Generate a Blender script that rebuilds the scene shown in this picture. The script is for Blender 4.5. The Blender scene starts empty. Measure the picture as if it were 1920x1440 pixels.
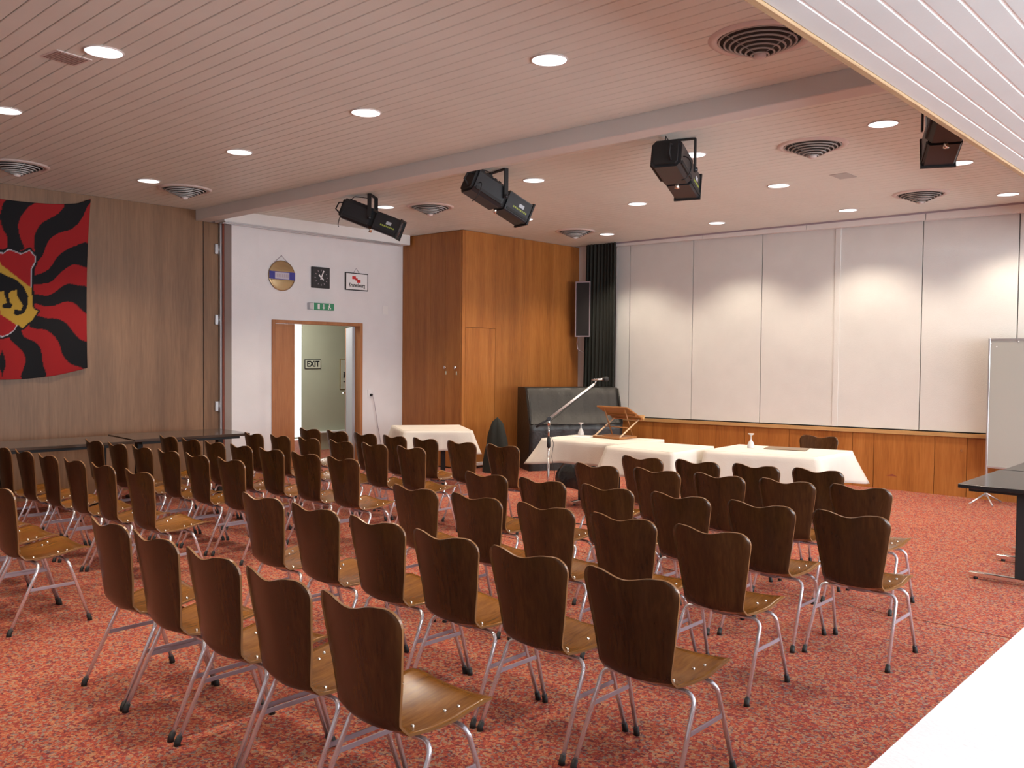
import bpy, bmesh, math, random
from mathutils import Vector, Matrix

C = bpy.context.scene.collection
PI = math.pi
random.seed(7)

# ------------------------------------------------------------------ camera
cam_d = bpy.data.cameras.new('camera')
cam = bpy.data.objects.new('camera', cam_d)
C.objects.link(cam)
cam_d.sensor_width = 36.0
cam_d.lens = 1637.0 / 1920.0 * 36.0
cam_d.clip_start = 0.05
cam_d.clip_end = 200
cam.matrix_world = (Matrix.Translation((0, 0, 1.65)) @ Matrix.Rotation(0.7428, 4, 'Z')
                    @ Matrix.Rotation(PI / 2 - 0.0320, 4, 'X') @ Matrix.Rotation(0.0090, 4, 'Z'))
bpy.context.scene.camera = cam

# ------------------------------------------------------------------ world, exposure
sc = bpy.context.scene
sc.view_settings.view_transform = 'Standard'
sc.view_settings.look = 'None'
sc.view_settings.gamma = 1.0
sc.view_settings.use_curve_mapping = False
sc.view_settings.exposure = -0.08
SKY = 15.5         # strength of the overcast sky outside the windows
SPOT_W = 76.0      # watts of each recessed downlight
w = bpy.data.worlds.new('overcast_sky')
sc.world = w
w.use_nodes = True
bg = w.node_tree.nodes['Background']
bg.inputs[0].default_value = (0.92, 0.96, 1.0, 1)
bg.inputs[1].default_value = SKY
try:
    sc.cycles.max_bounces = 8
    sc.cycles.diffuse_bounces = 5
    sc.cycles.sample_clamp_indirect = 6.0
except Exception:
    pass
# window openings of the right wall (y0, y1, z0, z1): sky portals so the sky is sampled well
WX = 3.0
WINS = [(0.2, 2.6, 0.75, 2.8), (3.0, 5.2, 0.75, 2.8), (5.5, 7.9, 0.75, 2.8), (8.2, 10.6, 0.75, 2.8)]
for (y0, y1, z0, z1) in WINS:
    ld = bpy.data.lights.new('window_portal', 'AREA')
    ld.shape = 'RECTANGLE'
    ld.size = y1 - y0
    ld.size_y = z1 - z0
    ld.cycles.is_portal = True
    lo = bpy.data.objects.new('window_portal', ld)
    C.objects.link(lo)
    lo.matrix_world = Matrix.Translation((WX + 0.12, (y0 + y1) / 2, (z0 + z1) / 2)) @ Matrix.Rotation(PI / 2, 4, 'Y') @ Matrix.Rotation(PI / 2, 4, 'Z')

# ------------------------------------------------------------------ materials
def mat(name, col, rough=0.5, metal=0.0, spec=0.5):
    m = bpy.data.materials.new(name)
    m.use_nodes = True
    b = m.node_tree.nodes['Principled BSDF']
    b.inputs['Base Color'].default_value = (*col, 1)
    b.inputs['Roughness'].default_value = rough
    b.inputs['Metallic'].default_value = metal
    b.inputs['Specular IOR Level'].default_value = spec
    return m

def nodes(m):
    nt = m.node_tree
    return nt, nt.nodes, nt.links, nt.nodes['Principled BSDF']

def ramp(ns, stops):
    r = ns.new('ShaderNodeValToRGB')
    e = r.color_ramp.elements
    while len(e) < len(stops):
        e.new(0.5)
    for k, (p, c) in enumerate(stops):
        e[k].position = p
        e[k].color = (*c, 1)
    return r

def paint(name, col, rough=0.6, amt=0.06, scale=6.0, bump=0.05, bscale=120.0, spec=0.4):
    m = mat(name, col, rough, 0, spec)
    nt, ns, lk, b = nodes(m)
    tc = ns.new('ShaderNodeTexCoord')
    n = ns.new('ShaderNodeTexNoise')
    n.inputs['Scale'].default_value = scale
    n.inputs['Detail'].default_value = 4
    lk.new(tc.outputs['Object'], n.inputs['Vector'])
    lo = tuple(c * (1 - amt) for c in col)
    hi = tuple(min(1, c * (1 + amt)) for c in col)
    r = ramp(ns, [(0.3, lo), (0.7, hi)])
    lk.new(n.outputs['Fac'], r.inputs['Fac'])
    lk.new(r.outputs['Color'], b.inputs['Base Color'])
    n2 = ns.new('ShaderNodeTexNoise')
    n2.inputs['Scale'].default_value = bscale
    lk.new(tc.outputs['Object'], n2.inputs['Vector'])
    bp = ns.new('ShaderNodeBump')
    bp.inputs['Strength'].default_value = bump
    bp.inputs['Distance'].default_value = 0.01
    lk.new(n2.outputs['Fac'], bp.inputs['Height'])
    lk.new(bp.outputs['Normal'], b.inputs['Normal'])
    return m

def veneer(name, dark, mid, light, rough=0.4, axis='Z', stripe=9.0, fine=90.0, spec=0.4, vary=0.0, stretch=0.06):
    """wood with grain along one object axis"""
    m = mat(name, mid, rough, 0, spec)
    nt, ns, lk, b = nodes(m)
    tc = ns.new('ShaderNodeTexCoord')
    mp = ns.new('ShaderNodeMapping')
    s = [1, 1, 1]
    s['XYZ'.index(axis)] = stretch
    mp.inputs['Scale'].default_value = s
    if vary:
        oi = ns.new('ShaderNodeObjectInfo')
        ml = ns.new('ShaderNodeVectorMath'); ml.operation = 'SCALE'
        ml.inputs[0].default_value = (7.0, 5.0, 3.0)
        lk.new(oi.outputs['Random'], ml.inputs['Scale'])
        ad = ns.new('ShaderNodeVectorMath'); ad.operation = 'ADD'
        lk.new(tc.outputs['Object'], ad.inputs[0]); lk.new(ml.outputs[0], ad.inputs[1])
        lk.new(ad.outputs[0], mp.inputs['Vector'])
    else:
        lk.new(tc.outputs['Object'], mp.inputs['Vector'])
    n1 = ns.new('ShaderNodeTexNoise'); n1.inputs['Scale'].default_value = stripe; n1.inputs['Detail'].default_value = 3
    n2 = ns.new('ShaderNodeTexNoise'); n2.inputs['Scale'].default_value = fine; n2.inputs['Detail'].default_value = 5
    n2.inputs['Distortion'].default_value = 0.6
    lk.new(mp.outputs[0], n1.inputs['Vector']); lk.new(mp.outputs[0], n2.inputs['Vector'])
    mx = ns.new('ShaderNodeMix'); mx.data_type = 'FLOAT'
    mx.inputs['Factor'].default_value = 0.45
    lk.new(n1.outputs['Fac'], mx.inputs[2]); lk.new(n2.outputs['Fac'], mx.inputs[3])
    r = ramp(ns, [(0.32, dark), (0.5, mid), (0.68, light)])
    lk.new(mx.outputs[0], r.inputs['Fac'])
    out = r.outputs['Color']
    if vary:
        hs = ns.new('ShaderNodeHueSaturation')
        mr = ns.new('ShaderNodeMapRange')
        mr.inputs[3].default_value = 1 - vary; mr.inputs[4].default_value = 1 + vary
        lk.new(oi.outputs['Random'], mr.inputs[0]); lk.new(mr.outputs[0], hs.inputs['Value'])
        lk.new(out, hs.inputs['Color']); out = hs.outputs['Color']
    lk.new(out, b.inputs['Base Color'])
    bp = ns.new('ShaderNodeBump'); bp.inputs['Strength'].default_value = 0.08; bp.inputs['Distance'].default_value = 0.002
    lk.new(n2.outputs['Fac'], bp.inputs['Height']); lk.new(bp.outputs['Normal'], b.inputs['Normal'])
    return m

def carpet_mat():
    m = mat('carpet_pile', (0.4, 0.12, 0.08), 0.95, 0, 0.1)
    nt, ns, lk, b = nodes(m)
    tc = ns.new('ShaderNodeTexCoord')
    nz = ns.new('ShaderNodeTexNoise'); nz.inputs['Scale'].default_value = 45; nz.inputs['Detail'].default_value = 2
    lk.new(tc.outputs['Object'], nz.inputs['Vector'])
    mv = ns.new('ShaderNodeVectorMath'); mv.operation = 'MULTIPLY_ADD'
    mv.inputs[1].default_value = (0.02, 0.02, 0)
    lk.new(nz.outputs['Color'], mv.inputs[0]); lk.new(tc.outputs['Object'], mv.inputs[2])
    v = ns.new('ShaderNodeTexVoronoi'); v.inputs['Scale'].default_value = 92
    lk.new(mv.outputs[0], v.inputs['Vector'])
    sep = ns.new('ShaderNodeSeparateColor'); lk.new(v.outputs['Color'], sep.inputs[0])
    r = ramp(ns, [(0.0, (0.13, 0.045, 0.05)), (0.16, (0.25, 0.050, 0.045)), (0.40, (0.36, 0.072, 0.050)),
                  (0.60, (0.43, 0.125, 0.065)), (0.78, (0.42, 0.22, 0.12)), (0.90, (0.27, 0.20, 0.165)), (1.0, (0.18, 0.11, 0.12))])
    lk.new(sep.outputs[0], r.inputs['Fac'])
    n3 = ns.new('ShaderNodeTexNoise'); n3.inputs['Scale'].default_value = 220; n3.inputs['Detail'].default_value = 3
    lk.new(tc.outputs['Object'], n3.inputs['Vector'])
    mr = ns.new('ShaderNodeMapRange'); mr.inputs[1].default_value = 0.3; mr.inputs[2].default_value = 0.7
    mr.inputs[3].default_value = 0.66; mr.inputs[4].default_value = 1.34
    lk.new(n3.outputs['Fac'], mr.inputs[0])
    hs = ns.new('ShaderNodeHueSaturation'); lk.new(r.outputs['Color'], hs.inputs['Color']); lk.new(mr.outputs[0], hs.inputs['Value'])
    lk.new(hs.outputs['Color'], b.inputs['Base Color'])
    bp = ns.new('ShaderNodeBump'); bp.inputs['Strength'].default_value = 0.5; bp.inputs['Distance'].default_value = 0.006
    lk.new(n3.outputs['Fac'], bp.inputs['Height']); lk.new(bp.outputs['Normal'], b.inputs['Normal'])
    return m

def emis(name, col, s):
    m = bpy.data.materials.new(name); m.use_nodes = True
    nt = m.node_tree; ns = nt.nodes; ns.remove(ns['Principled BSDF'])
    e = ns.new('ShaderNodeEmission'); e.inputs[0].default_value = (*col, 1); e.inputs[1].default_value = s
    nt.links.new(e.outputs[0], ns['Material Output'].inputs[0])
    return m

M = dict(
    carpet=carpet_mat(),
    seam=mat('carpet_seam', (0.07, 0.02, 0.02), 0.95),
    white=paint('white_plaster', (0.70, 0.69, 0.70), 0.75, 0.03, 3, 0.25, 160),
    whitep=paint('white_paint', (0.74, 0.73, 0.72), 0.5, 0.03, 3),
    board=paint('ceiling_board_paint', (0.76, 0.80, 0.75), 0.45, 0.03, 2.5, 0.03, 60),
    gap=mat('ceiling_gap', (0.34, 0.25, 0.22), 0.9),
    beam=paint('beam_paint', (0.66, 0.66, 0.64), 0.6, 0.03, 2),
    soff=paint('soffit_board_paint', (0.64, 0.69, 0.71), 0.38, 0.03, 2.5, 0.04, 60),
    soffgap=mat('soffit_gap_glint', (0.97, 0.98, 0.98), 0.3),  # reflections on the board bevels painted as near-white strips in the gaps
    trimw=veneer('ceiling_edge_wood', (0.30, 0.19, 0.10), (0.40, 0.27, 0.15), (0.48, 0.34, 0.2), 0.5, 'Y'),
    lwall=veneer('light_walnut_veneer', (0.135, 0.068, 0.032), (0.19, 0.098, 0.048), (0.24, 0.13, 0.066), 0.45, 'Z', 7, 60),
    cabin=veneer('cabinet_veneer', (0.23, 0.078, 0.017), (0.33, 0.122, 0.027), (0.41, 0.165, 0.042), 0.4, 'Z', 7, 70, vary=0.06),
    doorw=veneer('door_veneer', (0.26, 0.10, 0.04), (0.36, 0.15, 0.06), (0.42, 0.19, 0.08), 0.4, 'Z', 7, 70),
    cap=veneer('wainscot_cap_wood', (0.38, 0.21, 0.08), (0.46, 0.27, 0.11), (0.54, 0.33, 0.15), 0.4, 'X'),
    panel=paint('wall_panel_cloth', (0.66, 0.665, 0.65), 0.8, 0.025, 4, 0.3, 220),
    dark=mat('dark_gap', (0.02, 0.017, 0.015), 0.8),
    chairw=veneer('brown_plywood_shaded', (0.026, 0.0105, 0.0038), (0.044, 0.018, 0.006), (0.070, 0.029, 0.009), 0.24, 'Z', 12, 75, 0.5, vary=0.16, stretch=0.10),  # same wood as the seats, shade on the backs put into the colour
    chairs_=veneer('brown_plywood_lit', (0.11, 0.040, 0.008), (0.18, 0.070, 0.013), (0.25, 0.105, 0.021), 0.22, 'Y', 12, 75, 0.5, vary=0.16, stretch=0.10),  # same wood as the backs, light from above put into the colour
    ply=mat('plywood_edge', (0.20, 0.095, 0.035), 0.3),
    steel=mat('brushed_steel', (0.80, 0.82, 0.90), 0.22, 0.78),
    strut=mat('grey_painted_steel', (0.38, 0.33, 0.38), 0.4, 0.4),
    rubber=mat('black_rubber', (0.012, 0.012, 0.012), 0.6),
    rivet=mat('rivet_metal', (0.85, 0.82, 0.75), 0.15, 1.0),
    black=mat('black_enamel', (0.016, 0.018, 0.022), 0.38),
    blackm=mat('matt_black', (0.012, 0.012, 0.013), 0.7),
    ttop=mat('black_laminate', (0.018, 0.017, 0.018), 0.16),
    ltop=mat('dark_laminate', (0.06, 0.04, 0.03), 0.12),
    chrome=mat('chrome', (0.8, 0.79, 0.8), 0.15, 1.0),
    cloth2=paint('overexposed_linen', (0.86, 0.86, 0.86), 0.8, 0.02, 5, 0.12, 90),  # lighter copy of the table linen, overexposure put into the colour
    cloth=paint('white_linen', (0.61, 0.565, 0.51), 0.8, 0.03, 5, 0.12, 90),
    ccurt=mat('black_curtain_cloth', (0.012, 0.014, 0.011), 0.9),
    cover=paint('black_vinyl_cover', (0.014, 0.014, 0.013), 0.42, 0.2, 8, 0.35, 28, 0.5),
    bag=paint('black_plastic', (0.012, 0.012, 0.014), 0.22, 0.2, 8, 0.8, 9),
    lect=veneer('lectern_wood', (0.20, 0.075, 0.022), (0.30, 0.12, 0.035), (0.38, 0.17, 0.055), 0.35, 'X', 9, 60),
    lectl=mat('pale_strut_wood', (0.60, 0.42, 0.26), 0.4),
    brass=mat('brass', (0.55, 0.38, 0.12), 0.25, 0.9),
    palegrey=mat('pale_grey_door', (0.36, 0.36, 0.40), 0.5),
    bright=mat('polished_alloy', (0.82, 0.80, 0.78), 0.3, 0.5),
    alu=mat('aluminium', (0.55, 0.55, 0.57), 0.35, 0.8),
    redb=mat('reddish_edge', (0.26, 0.07, 0.04), 0.5),
    grey=mat('grey_board', (0.36, 0.36, 0.33), 0.7),
    vent=mat('vent_enamel', (0.42, 0.42, 0.41), 0.4),
    ventw=mat('vent_rim', (0.68, 0.62, 0.6), 0.4),
    ventd=mat('vent_dark', (0.03, 0.03, 0.03), 0.8),
    lamp=emis('lamp_glow', (1.0, 0.97, 0.95), 2.2),
    green=mat('sign_green', (0.03, 0.25, 0.12), 0.4),
    signw=mat('sign_white', (0.75, 0.75, 0.76), 0.4),
    ink=mat('sign_black', (0.012, 0.012, 0.014), 0.5),
    red=mat('sign_red', (0.55, 0.02, 0.02), 0.5),
    blue=mat('sign_blue', (0.03, 0.03, 0.25), 0.35),
    pale=mat('sign_pale', (0.45, 0.42, 0.50), 0.4),
    gold=mat('sign_gold', (0.42, 0.30, 0.16), 0.25, 0.75),
    hall=paint('corridor_plaster', (0.42, 0.43, 0.33), 0.7, 0.02, 3),
    glow=emis('daylit_glass', (0.93, 0.97, 1.0), 2.4),
    label=mat('grey_label', (0.45, 0.48, 0.52), 0.5),
    mark=mat('yellow_green_print', (0.30, 0.36, 0.06), 0.5),
    paper=mat('folder_brown', (0.17, 0.12, 0.08), 0.6),
    screenw=mat('lens_glass', (0.05, 0.05, 0.06), 0.05),
)
def glass_mat():
    m = mat('clear_glass', (1, 1, 1), 0.02)
    b = m.node_tree.nodes['Principled BSDF']
    b.inputs['Transmission Weight'].default_value = 0.55
    b.inputs['IOR'].default_value = 1.45
    return m
M['glass'] = glass_mat()

# ------------------------------------------------------------------ mesh helpers
class MB:
    def __init__(self):
        self.v = []; self.f = []; self.mi = []; self.sm = []
    def add(self, vs, fs, mi=0, smooth=False):
        o = len(self.v)
        self.v += [tuple(p) for p in vs]
        for f in fs:
            self.f.append(tuple(i + o for i in f)); self.mi.append(mi); self.sm.append(smooth)
        return self
    def box(self, x0, x1, y0, y1, z0, z1, mt=None, mi=0, bev=0.0):
        if bev > 0:
            # chamfered along the vertical (z) and horizontal edges: 24-vertex bevel box
            vs = []
            for sx in (0, 1):
                for sy in (0, 1):
                    for sz in (0, 1):
                        X = (x0, x1)[sx]; Y = (y0, y1)[sy]; Z = (z0, z1)[sz]
                        dx = bev if sx == 0 else -bev; dy = bev if sy == 0 else -bev; dz = bev if sz == 0 else -bev
                        vs += [(X, Y + dy, Z + dz), (X + dx, Y, Z + dz), (X + dx, Y + dy, Z)]
            def id(sx, sy, sz, k): return ((sx * 2 + sy) * 2 + sz) * 3 + k
            fs = []
            for s in (0, 1):
                fs.append([id(s, 0, 0, 0), id(s, 1, 0, 0), id(s, 1, 1, 0), id(s, 0, 1, 0)][::(-1 if s == 0 else 1)])
                fs.append([id(0, s, 0, 1), id(1, s, 0, 1), id(1, s, 1, 1), id(0, s, 1, 1)][::(1 if s == 0 else -1)])
                fs.append([id(0, 0, s, 2), id(1, 0, s, 2), id(1, 1, s, 2), id(0, 1, s, 2)][::(-1 if s == 0 else 1)])
            for a in (0, 1):
                for b in (0, 1):
                    fs.append([id(a, b, 0, 0), id(a, b, 1, 0), id(a, b, 1, 1), id(a, b, 0, 1)])
                    fs.append([id(a, 0, b, 0), id(a, 1, b, 0), id(a, 1, b, 2), id(a, 0, b, 2)])
                    fs.append([id(0, a, b, 1), id(1, a, b, 1), id(1, a, b, 2), id(0, a, b, 2)])
                    for c in (0, 1):
                        fs.append([id(a, b, c, 0), id(a, b, c, 1), id(a, b, c, 2)])
        else:
            vs = [(x, y, z) for x in (x0, x1) for y in (y0, y1) for z in (z0, z1)]
            fs = [(0, 1, 3, 2), (4, 6, 7, 5), (0, 4, 5, 1), (2, 3, 7, 6), (0, 2, 6, 4), (1, 5, 7, 3)]
        if mt is not None:
            vs = [tuple(mt @ Vector(p)) for p in vs]
        return self.add(vs, fs, mi)
    def tube(self, pts, r, n=10, mi=0, caps=True, flat=None):
        """round tube along pts; flat=(a,b) gives an oval section"""
        pts = [Vector(p) for p in pts]
        rs = r if isinstance(r, (list, tuple)) else [r] * len(pts)
        up = None; rings = []
        for i, p in enumerate(pts):
            t = (pts[min(i + 1, len(pts) - 1)] - pts[max(i - 1, 0)]).normalized()
            if up is None:
                up = Vector((0, 0, 1)) if abs(t.z) < 0.9 else Vector((1, 0, 0))
            a = t.cross(up).normalized(); b = a.cross(t).normalized(); up = b
            rings.append([p + (a * math.cos(2 * PI * k / n) + b * math.sin(2 * PI * k / n)) * rs[i] for k in range(n)])
        vs = [q for R in rings for q in R]; fs = []
        for i in range(len(pts) - 1):
            for k in range(n):
                fs.append((i * n + k, i * n + (k + 1) % n, (i + 1) * n + (k + 1) % n, (i + 1) * n + k))
        self.add(vs, fs, mi, True)
        if caps:
            o = len(self.v) - len(vs)
            self.f.append(tuple(o + k for k in range(n))[::-1]); self.mi.append(mi); self.sm.append(False)
            self.f.append(tuple(o + (len(pts) - 1) * n + k for k in range(n))); self.mi.append(mi); self.sm.append(False)
        return self
    def lathe(self, prof, n=24, c=(0, 0, 0), mi=0, close=False):
        vs = []; fs = []
        for (r, z) in prof:
            for k in range(n):
                a = 2 * PI * k / n
                vs.append((c[0] + r * math.cos(a), c[1] + r * math.sin(a), c[2] + z))
        for i in range(len(prof) - 1):
            for k in range(n):
                fs.append((i * n + k, i * n + (k + 1) % n, (i + 1) * n + (k + 1) % n, (i + 1) * n + k))
        self.add(vs, fs, mi, True)
        o = len(self.v) - len(vs)
        if close:
            self.f.append(tuple(o + k for k in range(n))[::-1]); self.mi.append(mi); self.sm.append(False)
            self.f.append(tuple(o + (len(prof) - 1) * n + k for k in range(n))); self.mi.append(mi); self.sm.append(False)
        return self
    def prism(self, poly, fn, t0, t1, mi=0):
        """poly in 2D, fn(u, v, t) -> 3D"""
        n = len(poly)
        vs = [fn(u, v, t0) for (u, v) in poly] + [fn(u, v, t1) for (u, v) in poly]
        fs = [tuple(range(n))[::-1], tuple(range(n, 2 * n))] + [(i, (i + 1) % n, n + (i + 1) % n, n + i) for i in range(n)]
        return self.add(vs, fs, mi)
    def xf(self, m):
        self.v = [tuple(m @ Vector(p)) for p in self.v]
        return self
    def build(self, name, m, parent=None, loc=None, fix=True):
        me = bpy.data.meshes.new(name)
        me.from_pydata(self.v, [], self.f)
        for k in (m if isinstance(m, (list, tuple)) else [m]):
            me.materials.append(k)
        me.polygons.foreach_set('material_index', self.mi)
        me.polygons.foreach_set('use_smooth', self.sm)
        if fix:
            bm = bmesh.new(); bm.from_mesh(me)
            bmesh.ops.recalc_face_normals(bm, faces=bm.faces)
            bm.to_mesh(me); bm.free()
        me.update()
        o = bpy.data.objects.new(name, me)
        C.objects.link(o)
        if parent is not None: o.parent = parent
        if loc is not None: o.location = loc
        return o

def tag(o, label=None, cat=None, group=None, kind=None):
    if label: o['label'] = label
    if cat: o['category'] = cat
    if group: o['group'] = group
    if kind: o['kind'] = kind
    return o

def empty(name, loc=(0, 0, 0), rz=0.0, label=None, cat=None, group=None, kind=None):
    o = bpy.data.objects.new(name, None)
    o.empty_display_size = 0.1
    C.objects.link(o)
    o.location = loc; o.rotation_euler = (0, 0, rz)
    return tag(o, label, cat, group, kind)

def mesh_copy(o, parent, loc=None, scale=None):
    c = o.copy(); C.objects.link(c); c.parent = parent
    if loc is not None: c.location = loc
    if scale is not None: c.scale = scale
    return c

KIDS = {}
def copy_tree(o, parent=None):
    c = o.copy(); C.objects.link(c); c.parent = parent
    for ch in list(o.children):
        copy_tree(ch, c)
    return c

def text_part(name, s, size, mt, m, parent, sx=1.0, ext=0.0015, bold=0.0):
    cu = bpy.data.curves.new(name, 'FONT')
    cu.body = s; cu.size = size; cu.align_x = 'CENTER'; cu.align_y = 'CENTER'; cu.extrude = ext; cu.offset = bold
    t = bpy.data.objects.new(name, cu); C.objects.link(t)
    dg = bpy.context.evaluated_depsgraph_get(); dg.update()
    me = bpy.data.meshes.new_from_object(t.evaluated_get(dg))
    bpy.data.objects.remove(t)
    me.materials.clear(); me.materials.append(m)
    o = bpy.data.objects.new(name, me); C.objects.link(o); o.parent = parent
    me.transform(mt @ Matrix.Diagonal((sx, 1, 1, 1)))
    return o

# ------------------------------------------------------------------ room shell
ZC = 3.457; XL = -10.46; YB = 11.46; YF = -3.6
LEANZ = 0.0
# floor: a slab plus carpet lengths joined by dark seams
fl = MB().box(-14.5, WX + .1, YF, YB + .1, -0.06, -0.012).build('floor', M['seam'])
tag(fl, kind='structure')
ys = [YF, 0.95, 5.80, YB]
for a, b in zip(ys, ys[1:]):
    MB().box(-14.4, WX, a + .008, b - .008, -0.012, 0.0).build('carpet_strip', M['carpet'], fl)

cl = MB().box(-10.6, WX + .1, YF, YB + .1, ZC + .012, ZC + .08).build('ceiling', M['gap'])
tag(cl, kind='structure')
def ceiling_boards(y0, y1, pitch, par, gap=.0055, x0=XL, x1=-1.4):
    n = int(round((y1 - y0) / pitch)); p = (y1 - y0) / n
    me = None
    for k in range(n):
        if me is None:
            me = MB().box(x0, x1, gap / 2, p - gap / 2, 0, 0.013, bev=.0035).build('ceiling_board', M['board'], par, (0, y0 + k * p, ZC))
        else:
            mesh_copy(me, par, (0, y0 + k * p, ZC + random.uniform(0, .0012)))
ceiling_boards(YF, 5.45, .1055, cl)
ceiling_boards(5.64, 11.36, .125, cl)
bm_ = MB().box(XL, -1.45, 5.45, 5.64, ZC - .13, ZC + .02, bev=.006).build('trim_1', M['beam'])
tag(bm_, kind='structure')
# lowered ceiling over the window side
ZS = 2.93; XS = -1.527
so = MB().box(XS + .02, WX, YF, YB, ZS + .004, ZC + .012).build('ceiling_lowered', M['soffgap'])
tag(so, kind='structure')
MB().box(XS, XS + .035, YF, YB, ZS - .012, ZC + .01, bev=.003).build('edge_trim', M['trimw'], so)
first = None
for k in range(42):
    xx = XS + .037 + k * .107
    if xx + .09 > WX: break
    if first is None:
        first = MB().box(0, .093, YF, YB, 0, .0125, bev=.0015).build('soffit_board', M['soff'], so, (xx, 0, ZS))
    else:
        mesh_copy(first, so, (xx, 0, ZS))

# left wall, wood panelled
wl = MB().box(-10.62, XL - .012, YF, 5.556, 0, ZC + .02).build('wall_left', M['dark'])
tag(wl, kind='structure')
edges = [YF, -1.2, 1.25, 3.45 + .25, 5.55]
for a, b in zip(edges, edges[1:]):
    MB().box(XL - .012, XL, a + .0006, b - .0006, 0, ZC).build('wood_panel', M['lwall'], wl)
rc = MB().box(-10.62, -10.5, 5.55, 6.2, 0, ZC + .02).build('wall_left_recess', M['white']); tag(rc, kind='structure')
jw = MB().box(-10.5, -10.475, 5.57, 5.77, 0, 3.33).build('trim_2', M['lwall']); tag(jw, kind='structure')
jm = MB().box(-10.5, -10.44, 5.775, 5.80, 0, 3.34).box(-10.47, -10.43, 5.772, 5.787, 0, 3.34).build('trim_3', M['alu']); tag(jm, kind='structure')
jr = MB().box(-10.5, -10.425, 5.803, 5.828, 0, 3.33).build('trim_4', M['redb']); tag(jr, kind='structure')
for z in (0.9, 2.02, 2.93):
    o = MB().box(-10.475, -10.455, 5.715, 5.765, z, z + .13, bev=.004).tube([(-10.452, 5.765, z - .005), (-10.452, 5.765, z + .135)], .009, 8).build('hinge', M['alu'], jw)

# door wall: plaster with opening
XD = -10.35
wd = MB()
wd.box(XD - .12, XD, 6.2, 6.475, 0, ZC + .02).box(XD - .12, XD, 7.994, YB, 0, ZC + .02).box(XD - .12, XD, 6.475, 7.994, 2.11, ZC + .02)
wd = wd.build('wall_left_plaster', M['white']); tag(wd, kind='structure')
pr = MB().box(-10.5, -10.25, 5.83, 6.22, 0, 3.42).build('wall_left_pier', M['white']); tag(pr, kind='structure')
bk = MB().box(-10.36, -10.12, 5.66, 8.72, 3.31, ZC + .01, bev=.006).build('wall_left_bulkhead', M['whitep']); tag(bk, kind='structure')
tr_ = MB().box(-10.26, -10.10, 5.66, 8.5, 3.295, 3.309).box(-10.17, -10.15, 5.66, 8.5, 3.285, 3.295).build('folding_wall_track', M['alu'], bk)
sk = MB().box(XD, XD + .015, 6.22, 6.475, 0, .07).box(XD, XD + .015, 7.994, 8.75, 0, .07).box(-10.25, -10.238, 5.83, 6.22, 0, .07).build('baseboard_left', M['doorw']); tag(sk, kind='structure')

# double door in wood frame
df = MB()
df.box(XD - .13, XD + .02, 6.475, 6.525, 0, 2.113, bev=.004).box(XD - .13, XD + .02, 7.944, 7.994, 0, 2.113, bev=.004).box(XD - .13, XD + .02, 6.525, 7.944, 2.066, 2.113, bev=.004)
df = df.build('door_1', M['doorw']); tag(df, kind='structure')
lf = MB().box(XD - .07, XD - .03, 6.527, 6.86, .01, 2.062, bev=.003).build('door_leaf', M['doorw'], df)
LEAF = -30.0
# open leaf swung out into the corridor, hinged on the right jamb
leaf = MB().box(-.86, 0, -.04, 0, .01, 2.06, bev=.003).xf(Matrix.Translation((XD - .1, 7.942, 0)) @ Matrix.Rotation(math.radians(LEAF), 4, 'Z')).build('door_leaf', M['palegrey'], df)
MT = Matrix.Translation((XD - .1, 7.942, 0)) @ Matrix.Rotation(math.radians(LEAF), 4, 'Z')
MB().box(-.868, -.79, -.043, .003, .012, 2.058).xf(MT).build('door_edge', M['doorw'], leaf)
MB().box(-.88, -.866, -.034, -.006, .95, 1.15).xf(MT).box(-.876, -.866, -.03, -.01, 1.6, 1.72, MT).build('lock_plate', M['chrome'], leaf)
MB().tube([(-.80, -.04, 1.05), (-.80, -.09, 1.05), (-.70, -.095, 1.05)], .009, 8).xf(MT).build('door_handle', M['chrome'], leaf)

# corridor behind the door
co = MB().box(-14.5, XD - .12, 6.2, 6.3, 0, 2.8).box(-14.5, XD - .12, 11.3, 11.4, 0, 2.8).box(-14.6, -14.5, 6.2, 11.4, 0, 2.8).box(-14.5, XD - .12, 6.2, 11.4, 2.8, 2.9)
co = co.build('wall_corridor', M['hall']); tag(co, kind='structure')
cw = MB().box(-12.63, -12.6, 8.477, 11.3, 0, 2.8).build('wall_corridor_far', M['hall']); tag(cw, kind='structure')
gw = MB().box(-14.49, -14.45, 8.2, 11.2, .05, 2.75).build('window_1', M['glow']); tag(gw, kind='structure')
MB().box(-14.45, -14.42, 9.4, 9.46, .05, 2.75).box(-14.45, -14.42, 8.2, 8.25, .05, 2.75).build('window_frame', M['alu'], gw)
lg = MB().box(-12.6, -12.5, 8.75, 9.9, .30, .325, bev=.003).build('corridor_shelf', M['signw'])
tag(lg, 'narrow white ledge along the corridor wall beyond the open door', 'shelf')
cl_ = bpy.data.lights.new('corridor_lamp', 'AREA'); cl_.size = 1.2; cl_.energy = 60; cl_.color = (1, 0.97, .88)
clo = bpy.data.objects.new('corridor_lamp', cl_); C.objects.link(clo); clo.location = (-11.5, 7.6, 2.75)

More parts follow.
